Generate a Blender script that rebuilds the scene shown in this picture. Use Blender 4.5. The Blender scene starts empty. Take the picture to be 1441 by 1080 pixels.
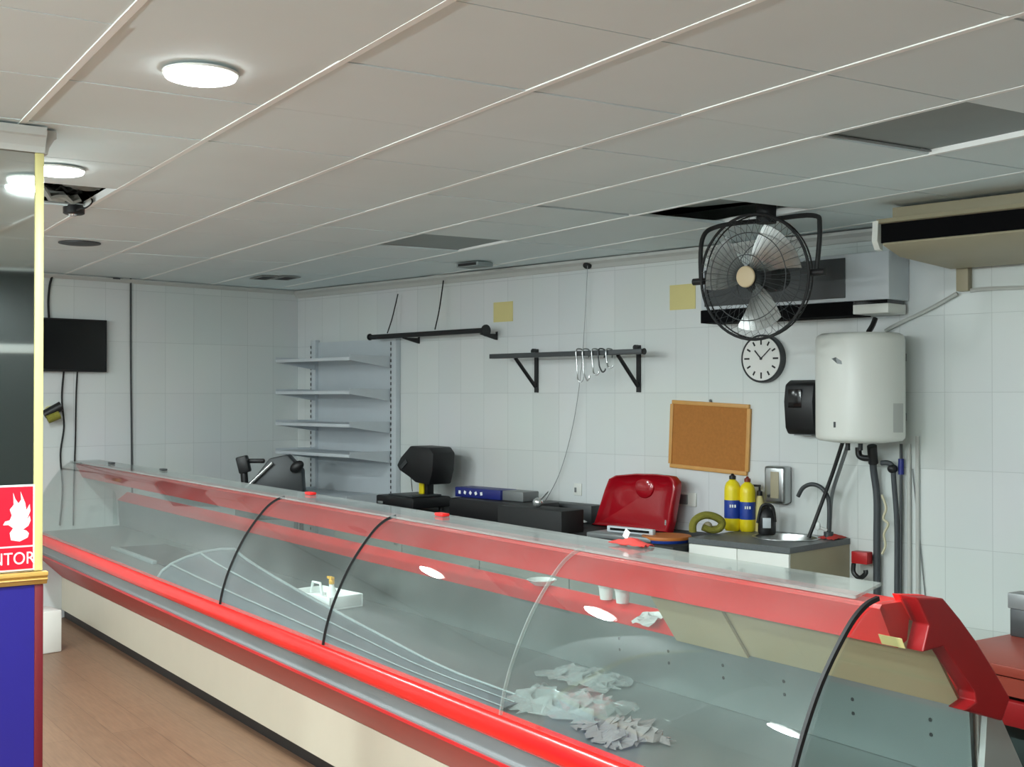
import bpy, bmesh, math, random
from mathutils import Vector, Matrix
R = math.radians
random.seed(4)
scn = bpy.context.scene
COL = scn.collection

# ------------------------------------------------------------------ camera, exposure, world
CZ = 1.65                      # lens height
HC = CZ + 0.907                # ceiling height
F = 1703.0                     # focal length in pixels of a 1441 px wide frame
PIT = R(0.57)
YAW = R(44.3)                  # angle between the back wall's direction (-X) and the view direction
cam_d = bpy.data.cameras.new('camera'); cam = bpy.data.objects.new('camera', cam_d); COL.objects.link(cam)
cam_d.sensor_width = 36.0; cam_d.lens = 36.0*F/1441.0; cam_d.clip_start = 0.02
cam.location = (0, 0, CZ)
H_ = Vector((-math.cos(YAW), math.sin(YAW), 0)); RIGHT = Vector((math.sin(YAW), math.cos(YAW), 0))
FWD = H_*math.cos(PIT) + Vector((0, 0, math.sin(PIT))); UPV = RIGHT.cross(FWD)
cam.rotation_euler = Matrix((RIGHT, UPV, -FWD)).transposed().to_euler()
scn.camera = cam
scn.view_settings.view_transform = 'Standard'
scn.view_settings.look = 'None'
scn.view_settings.exposure = 0.15
scn.view_settings.gamma = 1.0
scn.view_settings.use_curve_mapping = False
scn.cycles.transparent_max_bounces = 32
scn.cycles.max_bounces = 10
scn.cycles.diffuse_bounces = 6
scn.cycles.caustics_reflective = False
scn.cycles.caustics_refractive = False
scn.cycles.sample_clamp_indirect = 4.0
world = bpy.data.worlds.new('world'); scn.world = world; world.use_nodes = True
world.node_tree.nodes['Background'].inputs[0].default_value = (0.02, 0.022, 0.03, 1)
world.node_tree.nodes['Background'].inputs[1].default_value = 1.0
LAMP_W = 43.0
LAMP_COL = (0.89, 1.0, 1.0)
TUBES = [(-4.6, -1.9), (-2.3, -1.9), (-.6, -1.9)]; TUBE_ES = 345; FILL_ES = 1.15

# ------------------------------------------------------------------ measuring helpers (sight lines met with real planes)
XL, XR, YW, YF = -8.78, 0.90, 5.98, -4.6
AC = R(-10.15)                 # display case is turned a little against the wall
AG = R(-12.35)                 # and so is the ceiling grid
CA, SA = math.cos(AC), math.sin(AC)
def ray(x, y):
    return FWD + RIGHT*((x-720.5)/F) + UPV*((540-y)/F)
def at_y(x, y, Y): r = ray(x, y); t = Y/r.y; return Vector((r.x*t, Y, CZ+r.z*t))
def at_x(x, y, X): r = ray(x, y); t = X/r.x; return Vector((X, r.y*t, CZ+r.z*t))
def at_z(x, y, z): r = ray(x, y); t = (z-CZ)/r.z; return Vector((r.x*t, r.y*t, z))
def wall(x, y, off=0.0): return at_y(x, y, YW-off)
def to_c(v): return Vector((v.x*CA+v.y*SA, -v.x*SA+v.y*CA, v.z))
def from_c(v): return Vector((v[0]*CA-v[1]*SA, v[0]*SA+v[1]*CA, v[2]))
def cray(x, y): return to_c(ray(x, y))
def c_x(x, y, X): r = cray(x, y); t = X/r.x; return Vector((X, r.y*t, CZ+r.z*t))
def c_y(x, y, Y): r = cray(x, y); t = Y/r.y; return Vector((r.x*t, Y, CZ+r.z*t))
def c_z(x, y, z): r = cray(x, y); t = (z-CZ)/r.z; return Vector((r.x*t, r.y*t, z))

# ------------------------------------------------------------------ materials
def S(*c):   # sRGB 0-255 -> linear
    return tuple(((v/255)/12.92 if v/255 <= .04045 else ((v/255+.055)/1.055)**2.4) for v in c)+(1,)
def mat(name, col, rough=.5, metal=0., noise=0., nscale=8., bump=0., emit=None, es=1., coat=0., spec=.5):
    m = bpy.data.materials.new(name); m.use_nodes = True
    nt = m.node_tree; b = nt.nodes['Principled BSDF']
    b.inputs['Base Color'].default_value = col; b.inputs['Roughness'].default_value = rough; b.inputs['Metallic'].default_value = metal
    b.inputs['Specular IOR Level'].default_value = spec
    if coat: b.inputs['Coat Weight'].default_value = coat; b.inputs['Coat Roughness'].default_value = .08
    if noise or bump:
        tc = nt.nodes.new('ShaderNodeTexCoord'); n = nt.nodes.new('ShaderNodeTexNoise')
        n.inputs['Scale'].default_value = nscale; n.inputs['Detail'].default_value = 4
        nt.links.new(tc.outputs['Object'], n.inputs['Vector'])
        if noise:
            mx = nt.nodes.new('ShaderNodeMix'); mx.data_type = 'RGBA'
            mx.inputs[6].default_value = tuple(c*(1-noise) for c in col[:3])+(1,)
            mx.inputs[7].default_value = tuple(min(1, c*(1+noise)) for c in col[:3])+(1,)
            nt.links.new(n.outputs['Fac'], mx.inputs[0]); nt.links.new(mx.outputs[2], b.inputs['Base Color'])
        if bump:
            bp = nt.nodes.new('ShaderNodeBump'); bp.inputs['Strength'].default_value = bump; bp.inputs['Distance'].default_value = .01
            nt.links.new(n.outputs['Fac'], bp.inputs['Height']); nt.links.new(bp.outputs['Normal'], b.inputs['Normal'])
    if emit: b.inputs['Emission Color'].default_value = emit; b.inputs['Emission Strength'].default_value = es
    return m

def tile_mat(name, axis, phase):
    m = bpy.data.materials.new(name); m.use_nodes = True; nt = m.node_tree; b = nt.nodes['Principled BSDF']; L = nt.links
    tc = nt.nodes.new('ShaderNodeTexCoord'); sp = nt.nodes.new('ShaderNodeSeparateXYZ'); cb = nt.nodes.new('ShaderNodeCombineXYZ')
    L.new(tc.outputs['Object'], sp.inputs[0]); L.new(sp.outputs[axis], cb.inputs[0]); L.new(sp.outputs[2], cb.inputs[1])
    mp = nt.nodes.new('ShaderNodeMapping'); mp.inputs['Location'].default_value = (phase, -.067, 0); L.new(cb.outputs[0], mp.inputs[0])
    br = nt.nodes.new('ShaderNodeTexBrick'); br.offset = 0; br.squash = 1
    br.inputs['Color1'].default_value = S(222, 226, 225); br.inputs['Color2'].default_value = S(216, 221, 220); br.inputs['Mortar'].default_value = S(196, 201, 200)
    br.inputs['Scale'].default_value = 1; br.inputs['Mortar Size'].default_value = .0016; br.inputs['Mortar Smooth'].default_value = .3
    br.inputs['Brick Width'].default_value = .25; br.inputs['Row Height'].default_value = .40
    L.new(mp.outputs[0], br.inputs['Vector'])
    n = nt.nodes.new('ShaderNodeTexNoise'); n.inputs['Scale'].default_value = 1.3; L.new(tc.outputs['Object'], n.inputs['Vector'])
    mx = nt.nodes.new('ShaderNodeMix'); mx.data_type = 'RGBA'; mx.blend_type = 'MULTIPLY'; mx.inputs[0].default_value = .10
    L.new(br.outputs['Color'], mx.inputs[6]); L.new(n.outputs['Color'], mx.inputs[7]); L.new(mx.outputs[2], b.inputs['Base Color'])
    bp = nt.nodes.new('ShaderNodeBump'); bp.invert = True; bp.inputs['Strength'].default_value = .5; bp.inputs['Distance'].default_value = .002
    L.new(br.outputs['Fac'], bp.inputs['Height']); L.new(bp.outputs['Normal'], b.inputs['Normal'])
    b.inputs['Roughness'].default_value = .22
    return m

def wood_floor():
    m = bpy.data.materials.new('floor laminate'); m.use_nodes = True; nt = m.node_tree; b = nt.nodes['Principled BSDF']; L = nt.links
    tc = nt.nodes.new('ShaderNodeTexCoord'); mp = nt.nodes.new('ShaderNodeMapping'); mp.inputs['Rotation'].default_value = (0, 0, -AC); L.new(tc.outputs['Object'], mp.inputs[0])
    br = nt.nodes.new('ShaderNodeTexBrick'); br.offset = .37; br.inputs['Scale'].default_value = 1
    br.inputs['Brick Width'].default_value = 1.2; br.inputs['Row Height'].default_value = .19; br.inputs['Mortar Size'].default_value = .0015
    br.inputs['Color1'].default_value = S(122, 95, 74); br.inputs['Color2'].default_value = S(112, 86, 66); br.inputs['Mortar'].default_value = S(86, 64, 48)
    L.new(mp.outputs[0], br.inputs['Vector'])
    m2 = nt.nodes.new('ShaderNodeMapping'); m2.inputs['Scale'].default_value = (2, 22, 1); L.new(mp.outputs[0], m2.inputs[0])
    n = nt.nodes.new('ShaderNodeTexNoise'); n.inputs['Scale'].default_value = 3; n.inputs['Detail'].default_value = 6; L.new(m2.outputs[0], n.inputs['Vector'])
    mx = nt.nodes.new('ShaderNodeMix'); mx.data_type = 'RGBA'; mx.blend_type = 'OVERLAY'; mx.inputs[0].default_value = .35
    L.new(br.outputs['Color'], mx.inputs[6]); L.new(n.outputs['Fac'], mx.inputs[7]); L.new(mx.outputs[2], b.inputs['Base Color'])
    b.inputs['Roughness'].default_value = .42
    return m

def glass_mat(name, tint, haze=.03, refl=.045, rough=.01, hazecol=(.75, .8, .78, 1)):
    m = bpy.data.materials.new(name); m.use_nodes = True; nt = m.node_tree; L = nt.links
    for n in list(nt.nodes): nt.nodes.remove(n)
    out = nt.nodes.new('ShaderNodeOutputMaterial'); tr = nt.nodes.new('ShaderNodeBsdfTransparent'); gl = nt.nodes.new('ShaderNodeBsdfGlossy'); df = nt.nodes.new('ShaderNodeBsdfDiffuse')
    tr.inputs[0].default_value = tint; gl.inputs['Roughness'].default_value = rough; df.inputs[0].default_value = hazecol
    lw = nt.nodes.new('ShaderNodeLayerWeight'); lw.inputs[0].default_value = .5
    pw = nt.nodes.new('ShaderNodeMath'); pw.operation = 'POWER'; pw.inputs[1].default_value = 4; L.new(lw.outputs['Facing'], pw.inputs[0])
    ml = nt.nodes.new('ShaderNodeMath'); ml.operation = 'MULTIPLY_ADD'; ml.inputs[1].default_value = .65; ml.inputs[2].default_value = refl; L.new(pw.outputs[0], ml.inputs[0])
    tc = nt.nodes.new('ShaderNodeTexCoord'); nz = nt.nodes.new('ShaderNodeTexNoise'); nz.inputs['Scale'].default_value = 3.5; nz.inputs['Detail'].default_value = 5; L.new(tc.outputs['Object'], nz.inputs['Vector'])
    hz = nt.nodes.new('ShaderNodeMath'); hz.operation = 'MULTIPLY'; hz.inputs[1].default_value = haze*2; L.new(nz.outputs['Fac'], hz.inputs[0])
    a = nt.nodes.new('ShaderNodeMixShader'); L.new(hz.outputs[0], a.inputs[0]); L.new(tr.outputs[0], a.inputs[1]); L.new(df.outputs[0], a.inputs[2])
    c = nt.nodes.new('ShaderNodeMixShader'); L.new(ml.outputs[0], c.inputs[0]); L.new(a.outputs[0], c.inputs[1]); L.new(gl.outputs[0], c.inputs[2])
    L.new(c.outputs[0], out.inputs[0])
    return m

M = dict(
    wallb=tile_mat('white glazed wall tile', 0, -.08), walll=tile_mat('white glazed wall tile side', 1, .02), plain=mat('white painted wall', S(214, 217, 214), .6, noise=.03),
    floor=wood_floor(), bouncefloor=mat('pale bounce floor', S(224, 224, 218), .4, noise=.04, nscale=4), ctile=mat('ceiling tile', S(220, 232, 234), .75, noise=.03, nscale=3), tbar=mat('white ceiling bar', S(243, 246, 244), .45), tbar2=mat('ceiling cross bar', S(138, 143, 141), .6),
    slab=mat('dark ceiling void', S(52, 54, 54), .9, noise=.3), corn=mat('cornice', S(188, 190, 186), .6), recess=mat('recess shade and box grey', S(146, 156, 156), .8, noise=.06),
    fillglass=mat('added fill light glass', (.8, .82, .82, 1), .5, emit=(.88, .98, 1, 1), es=FILL_ES), tube=mat('added tube lamp', (1, 1, 1, 1), .4, emit=(.88, .99, 1, 1), es=TUBE_ES), lamp=mat('lamp diffuser', (1, 1, 1, 1), .4, emit=(.95, 1, .99, 1), es=14), white=mat('white enamel', S(222, 224, 218), .35, noise=.02), offwhite=mat('cream laminate', S(214, 208, 190), .45, noise=.03),
    red=mat('red plastic profile', S(226, 40, 38), .32, noise=.06, nscale=3), framered=mat('shaded red end frame', S(150, 22, 26), .42, noise=.08), dred=mat('dark red plastic', S(176, 26, 30), .4, noise=.08), brightred=mat('glossy red bumper', S(216, 24, 20), .25, noise=.04),
    black=mat('black plastic', S(22, 22, 24), .45, noise=.1), blackm=mat('matt black', S(30, 31, 32), .7, noise=.15), doorgrey=mat('grey green cabinet door', S(142, 148, 140), .5, noise=.03), cloth=mat('faded red cloth', S(186, 58, 52), .9, noise=.15, nscale=40), greyp=mat('pale grey panel', S(160, 168, 164), .5, noise=.04), soot=mat('soot black', S(10, 10, 12), .9, spec=.1), screen=mat('black screen', S(8, 8, 10), .16), dgrey=mat('dark grey metal', S(70, 73, 75), .45, .3, noise=.12),
    grey=mat('grey metal', S(128, 132, 133), .42, .4, noise=.08), steel=mat('brushed steel', S(175, 178, 178), .28, .95, noise=.06, nscale=20), steeld=mat('dull steel deck', S(132, 140, 139), .36, .75, noise=.10, nscale=5),
    silver=mat('bright silver', S(214, 216, 216), .25, .8), shelf=mat('pale grey shelf enamel', S(196, 203, 208), .4, noise=.03), ivory=mat('aged ivory plastic', S(162, 153, 128), .5, noise=.05), beige=mat('beige door panel', S(186, 172, 136), .35, noise=.06, nscale=2),
    cork=mat('cork', S(172, 112, 52), .9, noise=.18, nscale=60, bump=.3), oak=mat('light wood frame', S(204, 152, 84), .5, noise=.12, nscale=20), yellow=mat('yellow plastic', S(236, 214, 30), .35, noise=.05), blue=mat('blue label', S(30, 62, 150), .4), navy=mat('navy blue plastic', S(26, 36, 110), .4, noise=.1),
    olive=mat('olive green fabric', S(124, 120, 44), .9, noise=.3, nscale=50, bump=.6), orange=mat('orange brown wood', S(188, 110, 46), .5, noise=.15, nscale=14), note=mat('yellow paper', S(214, 202, 140), .8, noise=.05), lemon=mat('pale yellow painted wood', S(206, 198, 134), .45, noise=.04), gold=mat('ochre wood ledge', S(192, 154, 80), .45, noise=.1, nscale=6),
    pblue=mat('deep blue painted panel', S(33, 27, 122), .45, noise=.05), maroon=mat('maroon edge', S(102, 15, 27), .5), signred=mat('sign red', S(206, 18, 44), .4), signwhite=mat('sign white', S(226, 227, 225), .45), mirror=mat('mirror', S(214, 222, 220), .03, 1.),
    granite=mat('dark grey counter', S(92, 96, 98), .4, noise=.25, nscale=90), foam=mat('white foam', S(236, 240, 238), .8), film=glass_mat('clear plastic film', (.80, .83, .83, 1), .14, .06, .12), rubber=mat('black rubber', S(16, 16, 17), .6),
    gfront=glass_mat('case glass', (.925, .955, .945, 1), .022, .03, .006), gtop=glass_mat('dusty top glass', (.88, .92, .90, 1), .16, .05, .08), gend=glass_mat('greenish end glass', (.84, .90, .885, 1), .03, .035, .01),
    pipe=mat('grey insulated pipe', S(66, 70, 74), .6, noise=.1), bluep=mat('blue fitting', S(30, 40, 120), .4), rope=mat('beige twine', S(206, 200, 172), .9), brownred=mat('red brown laminate', S(150, 66, 52), .4, noise=.1), dgreen=mat('dark green grey panel', S(52, 66, 64), .5), plaster=mat('broken plaster', S(140, 140, 134), .95, noise=.25, nscale=25, bump=.8),
    tray=mat('dark blue grey tray', S(74, 84, 90), .35, noise=.08), trayedge=mat('pale tray edge', S(132, 142, 143), .4), pink=mat('pinkish reflection', S(112, 106, 105), .6, noise=.3, nscale=30), darkglass=mat('dark shop glass', S(50, 56, 54), .25), alu=mat('white aluminium', S(220, 222, 220), .4),
    dialw=mat('clock dial', S(226, 226, 222), .5), lidred=mat('deep red gloss plastic', S(158, 14, 28), .16, coat=.5), amber=mat('amber bottle', S(226, 170, 40), .3), brownc=mat('brown cap', S(120, 40, 24), .4), fanblade=mat('fan blade metal', S(150, 152, 150), .22, .75, noise=.1), hubm=mat('cream hub badge', S(206, 186, 150), .4),
)

def slot_mat():
    m = mat('slotted strip', S(196, 203, 208), .4); nt = m.node_tree; L = nt.links; b = nt.nodes['Principled BSDF']
    tc = nt.nodes.new('ShaderNodeTexCoord'); sp = nt.nodes.new('ShaderNodeSeparateXYZ'); L.new(tc.outputs['Object'], sp.inputs[0])
    a = nt.nodes.new('ShaderNodeMath'); a.operation = 'DIVIDE'; a.inputs[1].default_value = .045; L.new(sp.outputs[2], a.inputs[0])
    f = nt.nodes.new('ShaderNodeMath'); f.operation = 'FRACT'; L.new(a.outputs[0], f.inputs[0])
    g = nt.nodes.new('ShaderNodeMath'); g.operation = 'GREATER_THAN'; g.inputs[1].default_value = .45; L.new(f.outputs[0], g.inputs[0])
    mx = nt.nodes.new('ShaderNodeMix'); mx.data_type = 'RGBA'; mx.inputs[6].default_value = S(190, 196, 200); mx.inputs[7].default_value = S(24, 25, 27)
    L.new(g.outputs[0], mx.inputs[0]); L.new(mx.outputs[2], b.inputs['Base Color']); return m
M['slots'] = slot_mat()

# ------------------------------------------------------------------ geometry helpers
class B:
    def __init__(s): s.bm = bmesh.new()
    def box(s, c, d, rot=None, mi=0):
        mtx = Matrix.Translation(c) @ (rot.to_4x4() if rot else Matrix()) @ Matrix.Diagonal((d[0], d[1], d[2], 1))
        r = bmesh.ops.create_cube(s.bm, size=1, matrix=mtx)
        if mi:
            for f in {f for v in r['verts'] for f in v.link_faces}: f.material_index = mi
        return s
    def bx(s, a, b, mi=0):
        return s.box(((a[0]+b[0])/2, (a[1]+b[1])/2, (a[2]+b[2])/2), (abs(b[0]-a[0]), abs(b[1]-a[1]), abs(b[2]-a[2])), mi=mi)
    def cyl(s, p0, p1, r, r2=None, seg=20, mi=0):
        p0 = Vector(p0); p1 = Vector(p1); d = p1-p0; q = d.to_track_quat('Z', 'Y')
        mtx = Matrix.Translation((p0+p1)/2) @ q.to_matrix().to_4x4()
        rr = bmesh.ops.create_cone(s.bm, cap_ends=True, segments=seg, radius1=r, radius2=r if r2 is None else r2, depth=d.length, matrix=mtx)
        if mi:
            for f in {f for v in rr['verts'] for f in v.link_faces}: f.material_index = mi
        return s
    def sph(s, c, d, seg=16, rot=None, mi=0):
        mtx = Matrix.Translation(c) @ (rot.to_4x4() if rot else Matrix()) @ Matrix.Diagonal((d[0], d[1], d[2], 1))
        rr = bmesh.ops.create_uvsphere(s.bm, u_segments=seg, v_segments=max(8, seg//2), radius=.5, matrix=mtx)
        if mi:
            for f in {f for v in rr['verts'] for f in v.link_faces}: f.material_index = mi
        return s
    def tube(s, pts, r, seg=8, closed=False, cap=True):
        pts = [Vector(p) for p in pts]; n = len(pts); rings = []; up = None
        for i, p in enumerate(pts):
            if closed: t = (pts[(i+1) % n]-pts[i-1])
            else: t = pts[min(i+1, n-1)]-pts[max(i-1, 0)]
            t.normalize()
            if up is None: up = Vector((0, 0, 1)) if abs(t.z) < .9 else Vector((1, 0, 0))
            a = t.cross(up)
            if a.length < 1e-5: a = t.orthogonal()
            a.normalize(); up = a.cross(t).normalized()
            rr = r[i] if isinstance(r, (list, tuple)) else r
            rings.append([s.bm.verts.new(p+a*(rr*math.cos(k*2*math.pi/seg))+up*(rr*math.sin(k*2*math.pi/seg))) for k in range(seg)])
        for i in range(n if closed else n-1):
            A = rings[i]; C = rings[(i+1) % n]
            for k in range(seg): s.bm.faces.new((A[k], A[(k+1) % seg], C[(k+1) % seg], C[k]))
        if not closed and cap: s.bm.faces.new(rings[0][::-1]); s.bm.faces.new(rings[-1])
        return s
    def prism(s, poly, a, b, fn, mi=0):
        """poly in a plane, swept from a to b; fn(u,v,w)->xyz"""
        A = [s.bm.verts.new(fn(u, v, a)) for u, v in poly]; C = [s.bm.verts.new(fn(u, v, b)) for u, v in poly]; n = len(poly)
        fs = [s.bm.faces.new(A[::-1]), s.bm.faces.new(C)]
        for k in range(n): fs.append(s.bm.faces.new((A[k], A[(k+1) % n], C[(k+1) % n], C[k])))
        for f in fs: f.material_index = mi
        return s
    def ribbon(s, prof, th, a, b, fn):
        """open profile given thickness th, swept from a to b"""
        n = len(prof); out = []
        for i in range(n):
            p = Vector(prof[i]); t = (Vector(prof[min(i+1, n-1)])-Vector(prof[max(i-1, 0)])).normalized()
            out.append((p.x-t.y*th, p.y+t.x*th))
        for i in range(n-1):
            pass
        poly = [tuple(p) for p in prof]+out[::-1]
        A = [s.bm.verts.new(fn(u, v, a)) for u, v in poly]; C = [s.bm.verts.new(fn(u, v, b)) for u, v in poly]; m = len(poly)
        for k in range(m): s.bm.faces.new((A[k], A[(k+1) % m], C[(k+1) % m], C[k]))
        for X, fl in ((A, 1), (C, 0)):
            for i in range(n-1):
                q = (X[i], X[i+1], X[m-2-i], X[m-1-i]); s.bm.faces.new(q[::-1] if fl else q)
        return s
    def lathe(s, prof, c, seg=28, axis='Z'):
        c = Vector(c); rings = []
        for r, h in prof:
            ring = []
            for k in range(seg):
                a = 2*math.pi*k/seg; x, y = r*math.cos(a), r*math.sin(a)
                v = {'Z': Vector((x, y, h)), 'Y': Vector((x, h, y)), 'X': Vector((h, x, y))}[axis]
                ring.append(s.bm.verts.new(c+v))
            rings.append(ring)
        for A, C in zip(rings, rings[1:]):
            for k in range(seg): s.bm.faces.new((A[k], A[(k+1) % seg], C[(k+1) % seg], C[k]))
        s.bm.faces.new(rings[0][::-1]); s.bm.faces.new(rings[-1])
        return s
    def grid(s, nu, nv, fn, th=0):
        V = [[s.bm.verts.new(fn(i/nu, j/nv)) for j in range(nv+1)] for i in range(nu+1)]
        for i in range(nu):
            for j in range(nv): s.bm.faces.new((V[i][j], V[i+1][j], V[i+1][j+1], V[i][j+1]))
        if th:
            s.bm.normal_update(); bmesh.ops.solidify(s.bm, geom=s.bm.faces[:], thickness=th)
        return s
    def build(s, name, m, parent=None, bevel=0, smooth=True, ang=35, seg=2):
        bmesh.ops.recalc_face_normals(s.bm, faces=s.bm.faces[:])
        if bevel:
            es = [e for e in s.bm.edges if len(e.link_faces) == 2 and e.calc_face_angle(0) > R(30)]
            bmesh.ops.bevel(s.bm, geom=es, offset=bevel, segments=seg, profile=.5, affect='EDGES', clamp_overlap=True)
        me = bpy.data.meshes.new(name); s.bm.to_mesh(me); s.bm.free()
        for mm in (m if isinstance(m, (list, tuple)) else [m]): me.materials.append(M[mm] if isinstance(mm, str) else mm)
        if smooth:
            me.polygons.foreach_set('use_smooth', [True]*len(me.polygons)); me.set_sharp_from_angle(angle=R(ang))
        o = bpy.data.objects.new(name, me); COL.objects.link(o)
        if parent: o.parent = parent
        return o
def tag(o, label, cat, group=None, kind=None):
    o['label'] = label; o['category'] = cat
    if group: o['group'] = group
    if kind: o['kind'] = kind
    return o
def thing(name, label, cat, loc=(0, 0, 0), rz=0, group=None, rot=None):
    o = bpy.data.objects.new(name, None); COL.objects.link(o); o.empty_display_size = .1
    o.location = loc; o.rotation_euler = rot if rot else (0, 0, rz)
    return tag(o, label, cat, group)
def struct(o): o['kind'] = 'structure'; return o
def dup(root, loc, label=None, rot=None):
    r = root.copy(); COL.objects.link(r); r.location = loc
    if rot: r.rotation_euler = rot
    if label: r['label'] = label
    for ch in list(root.children):
        c = ch.copy(); COL.objects.link(c); c.parent = r
        for g in ch.children: d = g.copy(); COL.objects.link(d); d.parent = c
    return r
def solo(name, b, m, label, cat, loc=None, group=None, **k):
    o = b.build(name, m, None, **k)
    if loc is not None: o.location = loc
    return tag(o, label, cat, group)
def text_mesh(txt, size, extrude=.0008):
    cu = bpy.data.curves.new('t', 'FONT'); cu.body = txt; cu.size = size; cu.extrude = extrude; cu.align_x = 'CENTER'; cu.align_y = 'CENTER'
    o = bpy.data.objects.new('t', cu); COL.objects.link(o); dg = bpy.context.evaluated_depsgraph_get(); dg.update()
    me = bpy.data.meshes.new_from_object(o.evaluated_get(dg)); bpy.data.objects.remove(o); bpy.data.curves.remove(cu)
    return me
def smoothpts(pts, n=6):
    P = [Vector(p) for p in pts]; out = []
    for i in range(len(P)-1):
        a, b, c, d = P[max(i-1, 0)], P[i], P[i+1], P[min(i+2, len(P)-1)]
        for k in range(n):
            t = k/n
            out.append(.5*((2*b)+(c-a)*t+(2*a-5*b+4*c-d)*t*t+(3*b-a-3*c+d)*t**3))
    out.append(P[-1]); return out

# ------------------------------------------------------------------ the room
yc0 = lambda x: (2.78+x*SA)/CA+0   # unseen staff side floor, made pale to bounce light onto walls and ceiling
def floor_piece(poly, name, m): struct(B().prism(poly, -.1, 0, lambda u, v, w: Vector((u, v, w))).build(name, m, smooth=False))
fa_, fb_ = (XL, 2.78/CA+XL*SA/CA), (XR, 2.78/CA+XR*SA/CA)
floor_piece([(XL, YF), (XR, YF), fb_, fa_], 'floor', 'floor'); floor_piece([fa_, fb_, (XR, YW), (XL, YW)], 'floor', 'bouncefloor')
struct(B().bx((XL-.1, YW, 0), (XR+.1, YW+.1, HC+.3)).build('wall_back', 'wallb', smooth=False))
struct(B().bx((XL-.1, YF-.1, 0), (XL, YW, HC+.3)).build('wall_left', 'walll', smooth=False))
struct(B().bx((XL-.1, YF-.1, 0), (XR+.1, YF, HC+.3)).build('wall_front', 'plain', smooth=False))
struct(B().bx((XR, YF, 0), (XR+.1, YW, HC+.3)).build('wall_right', 'plain', smooth=False))
cg, sg = math.cos(AG), math.sin(AG)
def G(X, Y, z): return Vector((X*cg-Y*sg, X*sg+Y*cg, z))
def gX(j): return -(1.82+.6*j)
def gY(k): return 1.343+.6*k
def clip(bm):
    for co, no in (((XL+.002, 0, 0), (-1, 0, 0)), ((XR-.002, 0, 0), (1, 0, 0)), ((0, YW-.002, 0), (0, 1, 0)), ((0, YF+.002, 0), (0, -1, 0))):
        g = bm.verts[:]+bm.edges[:]+bm.faces[:]
        r = bmesh.ops.bisect_plane(bm, geom=g, dist=1e-5, plane_co=co, plane_no=no, clear_outer=True)
        ed = [e for e in r['geom_cut'] if isinstance(e, bmesh.types.BMEdge)]
        if ed: bmesh.ops.edgeloop_fill(bm, edges=ed)
tb = B(); K0, K1, J0, J1 = -9, 9, -6, 14
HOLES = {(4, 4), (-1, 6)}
RAISED = {(3, 1): .018, (3, 7): .010}
rt = B()
for k in range(K0, K1):
    for j in range(J0, J1):
        if (k, j) in HOLES: continue
        x1, x0 = gX(j)-.004, gX(j+1)+.004; y0, y1 = gY(k)+.010, gY(k+1)-.010
        if (k, j) == (3, 5): x1 -= .045
        if (k, j) == (3, 7): y0 += .0; x1 -= .02
        dz = random.uniform(-.0015, .0015)+RAISED.get((k, j), 0)
        t = rt if (k, j) in RAISED else tb
        t.prism([(x0, y0), (x1, y0), (x1, y1), (x0, y1)], HC+dz, HC+dz+.014, G)
clip(tb.bm); struct(tb.build('ceiling', 'ctile', smooth=False))
struct(rt.build('trim_1', 'recess', smooth=False))  # raised tiles coloured darker to carry the shade of their recess
bars = B()
for k in range(K0, K1+1):
    bars.prism([(gX(J1), gY(k)-.0105), (gX(J0), gY(k)-.0105), (gX(J0), gY(k)+.0105), (gX(J1), gY(k)+.0105)], HC-.0026, HC+.03, G)
clip(bars.bm); struct(bars.build('trim_2', 'tbar', smooth=False))
cb_ = B()
for j in range(J0, J1+1):
    for k in range(K0, K1):
        if (k, j) in ((3, 5), (4, 5), (4, 4)): continue
        cb_.prism([(gX(j)-.010, gY(k)+.0106), (gX(j)+.010, gY(k)+.0106), (gX(j)+.010, gY(k+1)-.0106), (gX(j)-.010, gY(k+1)-.0106)], HC+.008, HC+.014, G)
clip(cb_.bm); struct(cb_.build('trim_3', 'tbar2', smooth=False))
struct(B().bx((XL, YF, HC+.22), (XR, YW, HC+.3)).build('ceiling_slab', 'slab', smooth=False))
cornice = [(0, 0), (-.055, 0), (-.055, -.018), (-.03, -.035), (-.018, -.06), (0, -.06)]
struct(B().prism(cornice, XL+.001, XR-.001, lambda u, v, w: Vector((w, YW-.001+u, HC-.007+v))).build('trim_4', 'corn', smooth=False))
struct(B().prism([(0, 0), (.03, 0), (.03, -.012), (.012, -.03), (0, -.03)], YF+.001, YW-.06, lambda u, v, w: Vector((XL+.001+u, w, HC-.007+v))).build('trim_5', 'corn', smooth=False))
# dark shop window added in the right hand wall for the mirror to reflect
wn = struct(B().bx((XR-.012, -.6, .12), (XR-.004, 3.3, HC-.02)).build('window_1', 'darkglass', smooth=False))
fr = B()
for z in (.10, 1.95): fr.bx((XR-.05, -.62, z), (XR-.013, 3.32, z+.065))
for y in (-.62, .9, 3.26): fr.bx((XR-.049, y, .166), (XR-.013, y+.06, 1.949))
fr.build('window_frame', 'alu', wn, bevel=.004)

# unseen glowing shop front added behind the camera as soft front fill
wn = struct(B().bx((-7.6, YF+.002, .25), (-1.6, YF+.010, 2.30)).build('fill_window', 'fillglass', smooth=False))
fr = B()
for z in (.18, 2.30): fr.bx((-7.68, YF+.002, z), (-1.52, YF+.06, z+.07))
for x in (-7.67, -5.7, -3.65, -1.60): fr.bx((x, YF+.012, .2501), (x+.07, YF+.059, 2.2999))
fr.build('window_frame', 'alu', wn, bevel=.004)

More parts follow.
